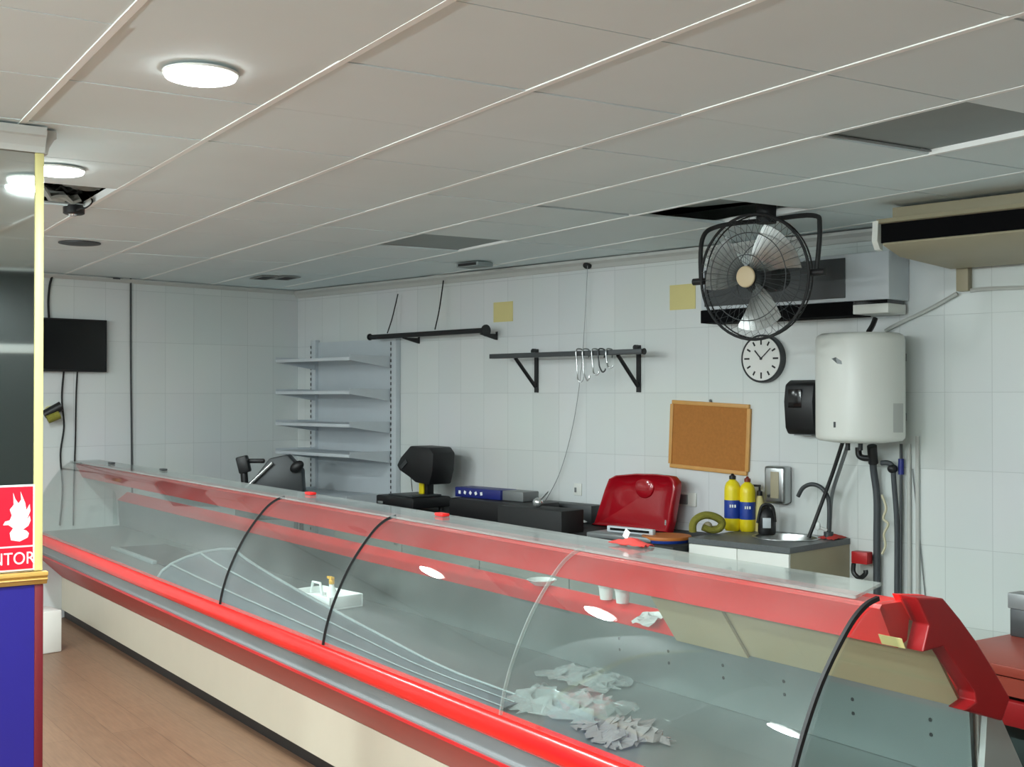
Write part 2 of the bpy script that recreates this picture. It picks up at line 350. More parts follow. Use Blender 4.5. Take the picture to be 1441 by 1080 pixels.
# ------------------------------------------------------------------ ceiling lamps
def make_lamp(c, label):
    t = thing('ceiling_light', label, 'ceiling light', (c.x, c.y, HC-.007), AG, 'round ceiling lights')
    B().lathe([(.104, 0), (.104, -.006), (.100, -.008), (.094, -.008)], (0, 0, 0), 40).build('rim', 'white', t)
    B().lathe([(.0995, -.0085), (.096, -.016), (.08, -.021), (.02, -.023)], (0, 0, 0), 40).build('diffuser', 'lamp', t)
    return t
def lamp_light(c):
    ld = bpy.data.lights.new('ceiling_light_glow', 'AREA'); ld.shape = 'DISK'; ld.size = .2; ld.energy = LAMP_W; ld.color = LAMP_COL
    o = bpy.data.objects.new('ceiling_light_glow', ld); COL.objects.link(o); o.location = (c.x, c.y, HC-.05)
lc = [(-3.27, 1.17), (-4.98, 1.20), (-6.70, 1.22), (-1.57, 1.15)]+[(x, y) for y in (-.75,) for x in (-6.6, -4.9, -3.2, -1.5)]
ll = ['round glowing ceiling light nearest the camera, left of centre', 'round glowing ceiling light partly hidden by the mirror pillar', 'round ceiling light beyond the mirror pillar', 'round ceiling light above the right end of the display case']+['round ceiling light in the %s row of the shop floor, %s' % (a, b_) for a in ('middle',) for b_ in ('far end', 'second from the far end', 'second from the window', 'nearest the shop window')]
for i, ((x, y), l) in enumerate(zip(lc, ll)):
    c = from_c((x, y, HC)); make_lamp(c, l); lamp_light(c)

# unseen tube lamps added to brighten the ceiling (streaks show in the case glass)
def tube_lamp(x, y, label):
    c = from_c((x, y, HC-.30)); t = thing('added_tube_light', label, 'tube light', c, AC, 'added tube lights over the shop floor')
    B().tube([(-.60, 0, 0), (.60, 0, 0)], .018, 12).build('tube', 'tube', t)
    b = B().bx((-.64, -.03, .022), (.64, .03, .05)); b.bx((-.64, -.022, -.02), (-.602, .022, .0219)).bx((.602, -.022, -.02), (.64, .022, .0219)); b.build('batten', 'white', t)
    for q in (-.45, .45): B().cyl((q, 0, .0505), (q, 0, .293), .004, seg=8).build('suspension_rod', 'steel', t)
for (x, y), l in zip(TUBES, ('added tube light over the shop floor, far end', 'added tube light over the shop floor, near the camera', 'added tube light over the shop floor, behind the camera')): tube_lamp(x, y, l)

# ------------------------------------------------------------------ mirror pillar at left
PX = -4.263; PY = .983
t = thing('pillar', 'mirror clad pillar with yellow corner strip and blue lower panel, at far left', 'pillar', from_c((PX, PY, 0)), AC)
zl = CZ-(815-557)/F*4.08*1.0
zl = c_x(30, 824, PX).z; zlt = c_x(30, 806, PX).z
B().bx((-.42, -.62, 0), (-.012, -.004, HC-.02)).build('core', 'plain', t, smooth=False)
B().bx((-.011, -.60, zlt+.002), (-.003, -.0305, HC-.09)).build('mirror', 'mirror', t, smooth=False)
B().bx((-.011, -.030, zlt+.002), (.004, -.001, HC-.09)).build('corner_strip', 'lemon', t, bevel=.003)
crown = [(0, 0), (.012, 0), (.016, .02), (.032, .05), (.040, .055), (.040, .082), (0, .082)]
b = B().prism(crown, -.60, .0, lambda u, v, w: Vector((-.002+u, w, HC-.09+v)))
b.prism(crown, -.42, -.002, lambda u, v, w: Vector((w, -.0+u, HC-.09+v)))
b.build('crown_moulding', 'corn', t, smooth=False)
led = [(0, 0), (.012, 0), (.018, .3), (.026, .4), (.018, .55), (.028, .7), (.028, 1), (0, 1)]
b = B().prism([(u, v*(zlt-zl)) for u, v in led], -.60, .012, lambda u, v, w: Vector((-.002+u, w, zl+v)))
b.build('ledge', 'gold', t, bevel=.0015)
B().bx((-.011, -.60, .03), (.004, -.0275, zl-.001)).build('blue_panel', 'pblue', t, smooth=False)
B().bx((-.011, -.027, .03), (.006, .001, zl-.001)).build('edge_strip', 'maroon', t, bevel=.002)
# the sign
zt_, zb_ = c_x(20, 683, PX).z, c_x(20, 806, PX).z
yr = c_x(48.5, 740, PX).y-PY; sw = .235
t = thing('fire_sign', 'red and white fire extinguisher sign fixed to the mirror pillar', 'sign', from_c((PX, PY, zb_+.004)), AC)
hs = zt_-zb_-.004; zmid = hs*.295
B().bx((.0002, yr-sw, 0), (.0042, yr, hs)).build('board', 'signwhite', t, bevel=.001)
B().bx((.0042, yr-sw+.006, zmid), (.0052, yr-.006, hs-.006)).build('red_field', 'signred', t, smooth=False)
lowf = B().bx((.0042, yr-sw+.006, .006), (.0052, yr-.006, zmid-.006)).build('lettering_field', 'signred', t, smooth=False)
me = text_mesh('EXTINTOR', .046); me.transform(Matrix(((0, 0, 1, .0058), (1.06, 0, 0, yr-sw/2-.001), (0, 1.25, 0, zmid/2-.002), (0, 0, 0, 1)))); me.materials.append(M['signwhite'])
o = bpy.data.objects.new('lettering', me); COL.objects.link(o); o.parent = lowf
def tri(px): # sign picture points given in a 0..1 box of the red field
    return [(yr-.006-.105*(1-u)+.0, zmid+(hs-.006-zmid)*v) for u, v in px]
flame = [(.34, .10), (.60, .07), (.84, .13), (.88, .20), (.80, .25), (.70, .27), (.86, .33), (.93, .42), (.90, .50), (.80, .42), (.92, .58), (.90, .70), (.80, .60), (.76, .72), (.62, .92), (.64, .78), (.56, .72), (.46, .80), (.40, .90), (.42, .70), (.30, .62), (.36, .52), (.30, .44), (.16, .42), (.10, .36), (.26, .36), (.40, .30), (.30, .22)]
B().prism(tri(flame), .0053, .0062, lambda u, v, w: Vector((w, u, v))).build('flame_symbol', 'signwhite', t, smooth=False)
b = B(); cy = yr-sw+.06; zc = zmid
b.bx((.0053, cy-.022, zc+.02), (.0062, cy+.022, zc+.105)).bx((.0053, cy-.007, zc+.106), (.0062, cy+.007, zc+.125)).bx((.0053, cy-.03, zc+.126), (.0062, cy+.018, zc+.134))
b.build('extinguisher_symbol', 'signwhite', t, smooth=False)

# ------------------------------------------------------------------ display case (own axes: x along the case, y from customer to staff side)
XE = -1.92
p = at_z(90, 868, .0); XS = -8.62
XS = to_c(Vector((XL+.03, 0, 0))).x  # provisional, refined below so the end stays clear of the left wall
XS = (XL+.03-2.9*(-SA))/CA+.0
case = thing('display_case', 'long refrigerated glass display case with red trim and cream front', 'display case', (0, 0, 0), AC)
f3 = lambda u, v, w: Vector((w, u, v))
def sweep(poly, name, m, a=XS, b=XE, parent=case, **k): return B().prism(poly, a, b, f3).build(name, m, parent, **k)
YB = 2.287
sweep([(YB+.02, 0), (2.70, 0), (2.70, .06), (YB+.02, .06)], 'kick_plate', 'black', smooth=False)
sweep([(YB, .062), (YB+.02, .062), (YB+.02, .30), (YB, .30)], 'front_panel', 'offwhite', smooth=False)
sweep([(2.065, .515), (YB+.0, .302), (YB+.03, .302), (2.10, .53)], 'under_panel', 'dred', smooth=False)
rail = sweep([(2.058, .518), (2.052, .524), (2.052, .536), (2.062, .540), (2.066, .548), (2.066, .588), (2.09, .592), (2.09, .518)], 'bumper_rail', 'grey', bevel=.0)
sweep([(2.046, .519), (2.0515, .519), (2.0515, .530), (2.046, .530)], 'trim_strip', 'dred', parent=rail, smooth=False)
sweep([(2.052, .594), (2.040, .600), (2.033, .612), (2.031, .630), (2.034, .650), (2.042, .663), (2.054, .670), (2.085, .672), (2.085, .594)], 'bumper', 'brightred', ang=50)
sweep([(2.086, .62), (2.72, .62), (2.74, .64), (2.74, .650), (2.086, .650)], 'deck', 'steeld', smooth=False)
sweep([(2.735, .651), (2.75, .651), (2.735, .846), (2.72, .846)], 'back_panel', 'steeld', smooth=False)
bp = [o for o in case.children if o.name.startswith('back_panel')][0]
for i in range(6):
    x = XE-.12-.26*i
    for z in (.75, .79):
        y = 2.735-.015*(z-.651)/.195; B().cyl((x, y-.0012, z), (x, y+.004, z), .0055, seg=10).build('vent_hole', 'blackm', bp)
sweep([(2.718, .847), (2.722, .842), (2.80, .842), (2.80, .905), (2.790, .905)], 'rear_sill', 'red', smooth=False)
sweep([(2.76, .0), (2.80, .0), (2.80, .841), (2.76, .841)], 'rear_body', 'white', smooth=False)
canopy = sweep([(2.395, 1.142), (2.388, 1.132), (2.440, 1.035), (2.455, 1.030), (2.49, 1.045), (2.505, 1.142)], 'canopy', 'red', a=XS+.02, b=XE-.012, ang=40)
l0, l1 = c_y(1238, 905, 2.43), c_y(1271, 910, 2.43)
lp = lambda s: (2.388+.052*s, 1.132-.097*s)
b = B(); a0, a1 = lp(.72), lp(.98)
b.prism([(a0[0]-.0012, a0[1]-.0006), (a1[0]-.0012, a1[1]-.0006), (a1[0]-.0001, a1[1]), (a0[0]-.0001, a0[1])], l0.x, l1.x, f3); b.build('label_sticker', 'note', canopy, smooth=False)
# glass
gp = smoothpts([(2.056, .672, 0), (2.070, .74, 0), (2.105, .84, 0), (2.175, .975, 0), (2.265, 1.09, 0), (2.325, 1.138, 0), (2.375, 1.1535, 0)], 5)
gp = [(v.x, v.y) for v in gp]
seam_px = [(310, 842), (455, 935), (705, 1010)]
sx = [c_y(px, py, 2.05).x for px, py in seam_px]
sx = [XS+.01]+sorted(sx)+[XE-.004]
print('seams', [round(v, 2) for v in sx])
for i in range(len(sx)-1):
    B().ribbon(gp, .006, sx[i]+.003, sx[i+1]-.003, f3).build('front_glass', 'gfront', case, ang=60)
gs = [(u-.002, v+.001) for u, v in gp]
for i in range(1, len(sx)):
    w = .0018 if i < len(sx)-1 else .005
    B().ribbon([(u-.002, v+.002) for u, v in gp], .011, sx[i]-w, sx[i]+w, f3).build('glass_seal', 'gtop' if i == 3 else 'rubber', case, ang=60)
B().prism([(XS+.01, 2.345), (XE-.05, 2.345), (XE-.15, 2.565), (XS+.01, 2.565)], 1.155, 1.163, lambda u, v, w: Vector((u, v, w))).build('top_glass', 'gtop', case, smooth=False)
endpoly = gp+[(2.50, 1.1535), (2.70, .90), (2.715, .66), (2.10, .66)]
B().prism(endpoly, XS+.001, XS+.009, f3).build('end_glass', 'gend', case, smooth=False)
B().prism(endpoly, XE+.006, XE+.012, f3).build('end_glass', 'gfront', case, smooth=False)
def lean(y): return None
lt, lb = (2.508, 1.135), (2.712, .852)
def on_lean(px, py, off=0):
    r = cray(px, py); n = Vector((0, lt[1]-lb[1], -(lt[0]-lb[0]))); p0 = Vector((0, lb[0], lb[1]))-Vector((0, 0, CZ))
    n = Vector((0, -(lb[1]-lt[1]), (lb[0]-lt[0]))); t = p0.dot(n)/r.dot(n); return Vector((r.x*t, r.y*t, CZ+r.z*t))
A1, A2 = on_lean(918, 836), on_lean(960, 896); B1, B2 = on_lean(972, 852), on_lean(1013, 907)
def lean_panel(xa, xb, off, name):
    n = Vector((lt[1]-lb[1], -(lt[0]-lb[0]))).normalized()
    a = Vector(lt)+n*off*-1; c = Vector(lb)+n*off*-1
    poly = [tuple(a), tuple(c), tuple(c-n*.008), tuple(a-n*.008)]
    return B().prism(poly, xa, xb, f3).build(name, 'beige', case, smooth=False)
xa = (A1.x+A2.x)/2; xb = (B1.x+B2.x)/2
print('panels', A1.x, A2.x, B1.x, B2.x)
pn = lean_panel(xb, XE-.01, .0, 'rear_door')
n_ = Vector((lt[1]-lb[1], -(lt[0]-lb[0]))).normalized()
B().prism([(lt[0]+n_.x*.001, lt[1]+n_.y*.001), (lb[0]+n_.x*.001, lb[1]+n_.y*.001), (lb[0]+n_.x*.004, lb[1]+n_.y*.004), (lt[0]+n_.x*.004, lt[1]+n_.y*.004)][::1], xb-.004, xb+.006, f3).build('door_edge', 'dgrey', pn, smooth=False)
pn = lean_panel(xa, xb+.15, .011, 'rear_door')
B().prism([(lt[0]+n_.x*.001-.008, lt[1]-.006), (lb[0]+n_.x*.001-.008, lb[1]-.006), (lb[0]+.008, lb[1]+.006), (lt[0]+.008, lt[1]+.006)], xa-.006, xa, f3).build('door_edge', 'dgrey', pn, smooth=False)
ef = [(1268, 838), (1306, 839), (1330, 868), (1354, 901), (1378, 940), (1400, 978), (1389, 1010), (1335, 995), (1352, 983), (1350, 970), (1307, 906), (1277, 914), (1286, 876)]
ef = [(c_x(x, y, XE).y, c_x(x, y, XE).z) for x, y in ef]
B().prism(ef, XE-.006, XE+.045, f3).build('end_frame', 'framered', case, bevel=.004, smooth=False)  # red darkened in the colour, as this face catches less light
cp = [(u, v) for u, v in [(c_x(x, y, XE).y, c_x(x, y, XE).z) for x, y in ((1268, 838), (1306, 839), (1300, 862), (1288, 876))]]
B().prism([(u, v+.001) for u, v in cp], XE-.03, XE-.0065, f3).build('end_cap', 'red', case, bevel=.003, smooth=False)
B().prism([(2.09, .60), (2.09, .655), (2.80, .655), (2.80, .03), (2.31, .03), (2.27, .30), (2.12, .50)], XS-.004, XS-.001, f3).build('end_panel', 'dgreen', case, smooth=False)
q_ = c_x(1435, 1080, XE+.02)
B().prism([(2.09, .60), (2.09, .648), (2.735, .648), (2.755, .835), (2.80, .835), (q_.y, q_.z), (q_.y, .03), (2.31, .03), (2.27, .30), (2.12, .50)], XE+.013, XE+.03, f3).build('end_panel', 'greyp', case, smooth=False)
for px, py, m in ((157, 653, 'dgrey'), (232, 662, 'dgrey'), (437, 696, 'red'), (622, 726, 'red')):
    c = c_z(px, py, 1.166)
    B().box((c.x, min(c.y, 2.535), 1.1705), (.065, .035, .013)).build('glass_clip', m, case, bevel=.004)

# things in and on the case
def cthing(name, label, cat, c, rz=0, group=None): return thing(name, label, cat, from_c(c), AC+rz, group)
DZ = .651
# foam box with two carry tops
c = c_z(459, 856, DZ); c.z = DZ; c.y = 2.52; c.x = c_y(459, 850, 2.52).x
t = cthing('foam_tub', 'white open tub holding two small bottles on the case deck', 'tub', c, R(8))
b = B(); w, d, h = .34, .19, .062
b.bx((-w/2, -d/2, 0), (w/2, d/2, .008)).bx((-w/2, -d/2, .0081), (w/2, -d/2+.008, h)).bx((-w/2, d/2-.008, .0081), (w/2, d/2, h)).bx((-w/2, -d/2+.0081, .0081), (-w/2+.008, d/2-.0081, h)).bx((w/2-.008, -d/2+.0081, .0081), (w/2, d/2-.0081, h))
b.build('tub_body', 'foam', t, bevel=.003)
b = B(); b.tube([(-.10, -.02, .045), (-.085, -.02, .10), (-.02, -.02, .10), (-.005, -.02, .045)], .007, 8); b.bx((-.11, -.025, .0085), (0, .04, .045)); b.build('carry_handle', 'foam', t, bevel=.002)
c2 = c.copy(); c2.z = DZ+.0085
t2 = cthing('small_bottle', 'small yellow capped spray bottle standing in the white tub', 'bottle', c2+Vector((.06, .0, 0)))
B().lathe([(.022, 0), (.024, .01), (.024, .06), (.012, .085), (.012, .095)], (0, 0, 0), 18).build('bottle_body', 'foam', t2)
b = B().lathe([(.014, .096), (.014, .115), (.008, .12)], (0, 0, 0), 14); b.box((-.012, 0, .124), (.05, .018, .012)); b.build('cap', 'amber', t2, bevel=.002)
# long sheet arched up at its left end and lying flat towards the right, with pale ribs
tp = [(2.10, .658), (2.12, .69), (2.17, .725), (2.25, .755), (2.35, .778), (2.45, .786), (2.53, .780), (2.56, .75), (2.565, .66)]
xa = c_y(236, 815, 2.15).x; xb = c_y(700, 1000, 2.1).x
t = thing('curved_sheet', 'long blue grey ribbed sheet at the front of the case, arched at its left end', 'sheet', from_c((xa, 2.10, DZ)), AC)
def shp(u, v):
    i = min(int(v*(len(tp)-1)), len(tp)-2); f = v*(len(tp)-1)-i
    y = tp[i][0]*(1-f)+tp[i+1][0]*f; z = tp[i][1]*(1-f)+tp[i+1][1]*f
    k = 1-.72*min(1, u*1.15)**.8; kz = 1-.86*min(1, u*1.25)**.8
    return Vector(((xb-xa)*u, (y-2.10)*k, .005+(z-.656)*kz))
B().grid(24, 16, shp, .003).build('sheet_body', 'tray', t, ang=60)
for v, rr in ((.25, .006), (.48, .006), (.80, .012)):
    B().tube([shp(u/24, v)+Vector((0, 0, .006)) for u in range(25)], [rr*(1-.7*u/24) for u in range(25)], 8).build('rib', 'trayedge', t)
B().tube([shp(0, v/24)+Vector((-.004, 0, .004)) for v in range(23)], .010, 8).build('end_rib', 'trayedge', t)
c = c_z(235, 790, DZ)
t = cthing('flat_tray', 'flat black tray with a pale front rail at the left end of the case deck', 'tray', (c.x, 2.46, DZ), 0)
B().bx((-.75, -.17, 0), (.45, .16, .012)).build('tray_sheet', 'blackm', t, bevel=.003)
B().bx((-.75, -.20, 0), (.1, -.172, .022)).build('front_rail', 'trayedge', t, bevel=.003)
# crumpled film, and a sheet coloured to stand for a faint reflection
def crumple(name, label, cat, m, c, sx_, sy_, h, seed, rz):
    rnd = random.Random(seed); N = 14; hh = [[rnd.random() for _ in range(N+1)] for _ in range(N+1)]
    def fn(u, v):
        i, j = round(u*N), round(v*N); e = min(u, v, 1-u, 1-v)*4
        return Vector(((u-.5)*sx_+(hh[j][i]-.5)*.05, (v-.5)*sy_+(hh[i][j]-.5)*.05, .004+h*min(1, e+.15)*hh[i][j]))
    o = B().grid(N, N, fn, .0012).build(name, m, None, smooth=False)
    o.location = from_c(c); o.rotation_euler = (0, 0, AC+rz); return tag(o, label, cat)
c = c_z(700, 985, DZ); crumple('plastic_film', 'crumpled clear plastic film lying on the case deck near the front', 'plastic film', 'film', (c.x+.22, 2.30, DZ), .42, .24, .055, 3, R(20))
c = c_z(880, 1035, DZ); crumple('reflection_sheet', 'crumpled pinkish reflection built as a sheet on the case deck near the bottom right', 'reflection', 'pink', (c.x, 2.27, DZ), .24, .20, .035, 8, R(-15))
c = c_z(770, 960, DZ); crumple('plastic_film', 'clear plastic sheet lying flat behind the crumpled film in the case', 'plastic film', 'film', (c.x+.05, 2.61, DZ), .34, .18, .03, 11, R(5))
# white scraps by the rear sill
c = c_y(907, 852, 2.71)
b = B(); rnd = random.Random(2)
b.grid(6, 5, lambda u, v: Vector(((u-.5)*.10+rnd.uniform(-.01, .01), -.03+v*.07, .012+.035*v+rnd.uniform(0, .014))), .001)
o = b.build('paper_scrap', 'foam', None, smooth=False); o.location = from_c((c.x, 2.715, .848)); o.rotation_euler = (0, 0, AC); tag(o, 'torn white paper scrap on the red rear sill left of the beige door', 'paper')
def carton(px, py, w, h, label, m='foam'):
    c = c_y(px, py, 2.77); t = cthing('paper_cup', label, 'cup', (c.x, 2.77, .9055), 0, 'white cups on the rear sill')
    B().lathe([(w*.40, 0), (w*.5, h*.9), (w*.53, h*.9), (w*.53, h), (w*.47, h), (w*.37, .006)], (0, 0, 0), 20).build('cup_body', m, t)
carton(853, 832, .055, .05, 'white cup on the rear sill, second from the paper scrap'); carton(876, 836, .055, .05, 'white cup on the rear sill beside the paper scrap')
c = c_y(760, 818, 2.76); solo('foam_dish', B().lathe([(.03, 0), (.055, .018), (.06, .022), (.055, .024), (.028, .005)], (0, 0, 0), 22), 'foam', 'shallow white dish on the rear sill seen under the red canopy', 'dish', from_c((c.x, 2.768, .9055)))
c = c_z(880, 769, 1.164)
t = thing('red_cloth', 'small folded red cloth with white tag on the glass top of the case', 'cloth', from_c((c.x, 2.52, 1.1635)), AC+R(6))
rnd = random.Random(5); b = B(); b.grid(8, 6, lambda u, v: Vector(((u-.5)*.15, (v-.5)*.06, .004+.016*math.sin(u*math.pi)*math.sin(v*math.pi)+rnd.uniform(0, .008))), .003); b.build('cloth_body', 'cloth', t)
B().box((-.02, 0, .036), (.022, .003, .028), Matrix.Rotation(R(30), 3, 'Y')).build('tag', 'foam', t)

# ------------------------------------------------------------------ left wall: television, cables, fittings
p0, p1 = at_x(62, 447, XL+.06), at_x(150, 524, XL+.06)
p0.y -= .36
t = thing('television', 'flat black television mounted high on the left wall', 'television', ((XL), (p0.y+p1.y)/2, (p0.z+p1.z)/2))
w = abs(p1.y-p0.y); h = p0.z-p1.z
B().bx((.001, -.12, -.10), (.028, .12, .10)).build('wall_bracket', 'black', t)
B().bx((.029, -w/2, -h/2), (.066, w/2, h/2)).build('housing', 'black', t, bevel=.004)
B().bx((.0661, -w/2+.012, -h/2+.018), (.0675, w/2-.012, h/2-.012)).build('screen', 'screen', t, smooth=False)
def wire(name, label, pts, r, m='rubber', cat='cable', n=6): return solo(name, B().tube(smoothpts(pts, n), r, 6), m, label, cat)
wx = lambda x, y, o=.012: at_x(x, y, XL+o)
wire('cable', 'wavy black cable hanging from the television, the left of two', [wx(90, 520), wx(87, 560), wx(90, 600), wx(85, 640), wx(88, 690), wx(84, 740)], .007)
wire('cable', 'straight black cable hanging from the television, the right of two', [wx(109, 520), wx(107, 560), wx(106, 620), wx(104, 680), wx(103, 740)], .006)
wire('cable', 'short black cable coming out of the ceiling above the television', [wx(74, 387), wx(70, 402), wx(68, 425), wx(69, 450, .03)], .009)
wire('conduit', 'thin dark vertical conduit on the left wall right of the television', [wx(184, 390, .01), wx(184, 500, .01), wx(185, 600, .01), wx(186, 700, .01)], .008, 'dgrey', 'conduit')
c = at_x(70, 580, XL)
t = thing('wall_fitting', 'small yellow and black fitting on the left wall beside the pillar', 'wall fitting', c)  # yellow and black wall fitting, gives no light
B().cyl((.001, 0, 0), (.04, 0, 0), .045, seg=20).build('mount', 'note', t)
B().cyl((.041, -.06, -.02), (.075, .055, .045), .032, .036, seg=18).build('head', 'black', t)
B().cyl((.08, -.05, -.055), (.10, .03, -.02), .03, seg=16).build('yellow_ring', 'olive', t)
# white plinth left of the case
c = at_z(72, 914, 0); c.x = max(c.x, XL+.15)
t = solo('plinth_block', B().bx((-.12, -.16, 0), (.09, .07, .27)), 'white', 'white boxed in block on the floor at the left end of the case', 'box', (at_z(83, 914, 0).x, at_z(83, 914, 0).y-.09, 0), bevel=.01)

# ------------------------------------------------------------------ ceiling fittings
def ceil(x, y): return at_z(x, y, HC)
c = ceil(112, 341); solo('speaker_grille', B().lathe([(.12, 0), (.12, -.006), (.10, -.010), (.01, -.012)], (0, 0, 0), 28), 'dgrey', 'round grey grille in the ceiling above the television', 'grille', (c.x, c.y, HC-.003))
c = ceil(157, 391.5); solo('smoke_detector', B().lathe([(.09, 0), (.09, -.012), (.05, -.02), (.01, -.02)], (0, 0, 0), 20), 'dgrey', 'small dark round disc on the ceiling near the left wall', 'ceiling disc', (c.x, c.y, HC-.003))
c = ceil(668, 369)
t = thing('junction_box', 'small grey box on the ceiling close to the back wall', 'junction box', (c.x, c.y, HC), 0)
B().bx((-.11, -.07, -.035), (.11, .07, -.0065)).build('box_body', 'recess', t, bevel=.005); B().bx((-.09, -.0725, -.03), (.09, -.0702, -.012)).build('slot', 'blackm', t)
for i, (px, py) in enumerate(((372, 389.5), (402, 390))):
    c = ceil(px, py); t = thing('ceiling_vent', ['narrow dark ceiling slot near the room corner, left of two', 'narrow dark ceiling slot near the room corner, right of two'][i], 'ceiling vent', (c.x, c.y, HC-.0062), AG, 'dark slots in the ceiling')
    B().bx((-.13, -.07, -.006), (.13, .07, -.0002)).build('frame', 'tbar2', t); B().bx((-.11, -.045, -.0075), (.11, .045, -.0061)).build('opening', 'blackm', t)
# debris hanging in the broken opening
hc = G(gX(6.45), gY(-.35), HC)
t = thing('hanging_downlight', 'dead black downlight dangling from the broken ceiling opening', 'downlight', (ceil(104, 292).x, ceil(104, 292).y, HC), 0)
B().lathe([(.04, -.035), (.05, -.03), (.05, .0), (.04, .03), (.02, .05)], (0, 0, 0), 22).build('can', 'black', t)
B().lathe([(.016, -.044), (.02, -.0355)], (.01, -.01, 0), 12).build('bulb', 'silver', t)
B().tube(smoothpts([(0, 0, .05), (.03, .03, .12), (-.02, .06, .21)], 6), .005, 6).build('lead', 'rubber', t)
rnd = random.Random(9)
for q in range(3):
    px, py = ((72, 263), (132, 263), (78, 284))[q]; c = at_z(px, py, HC+.06)
    o = B().grid(6, 5, lambda u, v: Vector(((u-.5)*(.26-.03*q), (v-.5)*(.17+.02*q), rnd.uniform(-.02, .025))), .012).build('plaster_piece', 'plaster', None, smooth=False)
    o.location = (c.x, c.y, HC+.03+.05*q); o.rotation_euler = (R(8*q-6), R(10-7*q), R(40*q)); tag(o, ['broken plaster piece at the left of the ceiling opening', 'broken plaster piece at the right of the ceiling opening', 'torn plaster piece at the front of the ceiling opening'][q], 'plaster', 'broken plaster in the ceiling opening')
wire('loose_wire', 'thin wire looping out of the broken ceiling opening', [at_z(122, 272, HC+.1), at_z(130, 283, HC), at_z(122, 292, HC-.02), at_z(112, 294, HC-.02), at_z(100, 300, HC-.02)], .004)
# tile pushed aside in the fan opening
c = G(gX(4.62), gY(4.40), HC+.055)
o = B().box((0, 0, 0), (.50, .36, .014)).build('ceiling_tile', 'recess', None, smooth=False); o.location = c; o.rotation_euler = (R(5), R(3), AG+R(4)); tag(o, 'loose ceiling tile pushed up inside the opening above the fan', 'ceiling tile')

# ------------------------------------------------------------------ shelving in the corner
uR = wall(556, 480, .03); uL = wall(443, 480, .03); uL.x = max(uL.x, XL+.04)
t = thing('wall_shelving', 'pale grey slotted shelving unit in the far corner of the room', 'shelving unit', (uR.x, YW, 0))
Lw = uL.x-uR.x; zt = wall(556, 473, .03).z
for x in (0, Lw):
    u = B().bx((x-.035, -.05, .02), (x+.035, -.002, zt)).build('upright', 'shelf', t, bevel=.003)
    B().bx((x-.033, -.0515, .10), (x-.020, -.0502, zt-.03)).build('slot_row', 'slots', u, smooth=False)
B().bx((Lw+.036, -.020, .10), (-.036, -.004, zt-.02)).build('back_sheet', 'shelf', t, smooth=False)
zs = [wall(520, yy, .25).z for yy in (509, 558, 605, 652)]
zs = [at_y(495, yy, YW-.44).z for yy in (503, 551, 598, 641)]
for i, z in enumerate(zs+[zs[-1]-.33, .22]):
    dp = .44 if i < 4 else .47
    s = B().bx((Lw+.037, -dp, z-.004), (-.037, -.0505, z+.003)).bx((Lw+.037, -dp-.004, z-.022), (-.037, -dp-.0002, z+.003)).build('shelf', 'shelf', t, bevel=.0015)
    for x in (Lw+.0365, -.0365):
        d = .002
        B().prism([(-.055, z-.075), (-.055, z+.018), (-dp, z+.022), (-dp, z-.02)], x-d, x+d, lambda u, v, w: Vector((w, u, v))).build('side_bracket', 'shelf', s, smooth=False)

# ------------------------------------------------------------------ work table along the back wall and what stands on it
TZ = .82; sx0_ = -4.115; tx0 = at_y(330, 700, YW-.3).x; tx0 = uR.x+.06; tx1 = sx0_-.012
t = thing('work_table', 'long dark topped work table against the back wall behind the display case', 'table', ((tx0+tx1)/2, YW, 0))
hw = (tx1-tx0)/2
B().bx((-hw, -.72, TZ-.035), (hw, -.004, TZ)).build('tabletop', 'blackm', t, bevel=.003)
B().bx((-hw+.02, -.66, .08), (hw-.02, -.01, TZ-.036)).build('cabinet_body', 'grey', t, smooth=False)
for i in range(4):
    w = (2*hw-.06)/4; x = -hw+.03+w*i
    dd = B().bx((x+.004, -.678, .10), (x+w-.004, -.661, TZ-.06)).build('door', 'doorgrey', t, bevel=.003)
    B().tube([(x+w-.05, -.679, .62), (x+w-.05, -.705, .62), (x+w-.05, -.705, .74), (x+w-.05, -.679, .74)], .005, 6).build('handle', 'steel', dd)
def on_table(px, py): return at_z(px, py, TZ)
def tb_at(px, off): # point of the table top below image column px, at distance off from the wall
    r = ray(px, 600); s = (YW-off)/r.y; return Vector((r.x*s, YW-off, TZ))
def zpx(px, py, off): return at_y(px, py, YW-off).z
# black label scale with display head
c = tb_at(585, .36)
sc = thing('shop_scale', 'black shop scale with a display head on a yellow banded post', 'scale', c, R(-4))
zb = zpx(585, 692, .36)-TZ
zb = max(zb, .12)-.03
b = B().bx((-.26, -.17, .03), (.20, .17, zb)); s_ = b.build('scale_base', 'black', sc, bevel=.012)
for x in (-.2, .15):
    for y in (-.12, .12): B().cyl((x, y, 0), (x, y, .031), .02, seg=12).build('foot', 'rubber', sc)
B().bx((-.16, -.13, zb+.001), (.14, .13, zb+.012)).build('pan', 'dgrey', sc, bevel=.004)
zh0 = zpx(605, 674, .30)-TZ; zh1 = zpx(605, 628, .30)-TZ
B().bx((-.005, .06, zb), (.06, .12, zh0+.04)).build('post', 'black', sc, bevel=.006)
B().bx((-.025, .045, zb+.01), (.03, .059, zh0-.02)).build('yellow_band', 'yellow', sc, bevel=.004)
hd = [(-.20, .42), (-.165, .28), (-.05, .12), (.03, -.02), (.20, -.06), (.24, .35), (.25, .82), (.20, .98), (-.03, 1.0), (-.15, .66)]
B().prism([(u, zh0-.02+v*(zh1-zh0+.02)) for u, v in hd], -.10, .10, lambda u, v, w: Vector((u, w+.07, v))).build('display_head', 'black', sc, bevel=.012)
B().box((-.10, -.034, zh0+.10), (.09, .006, .03), Matrix.Rotation(R(-35), 3, 'Y')).build('window', 'dgrey', sc)
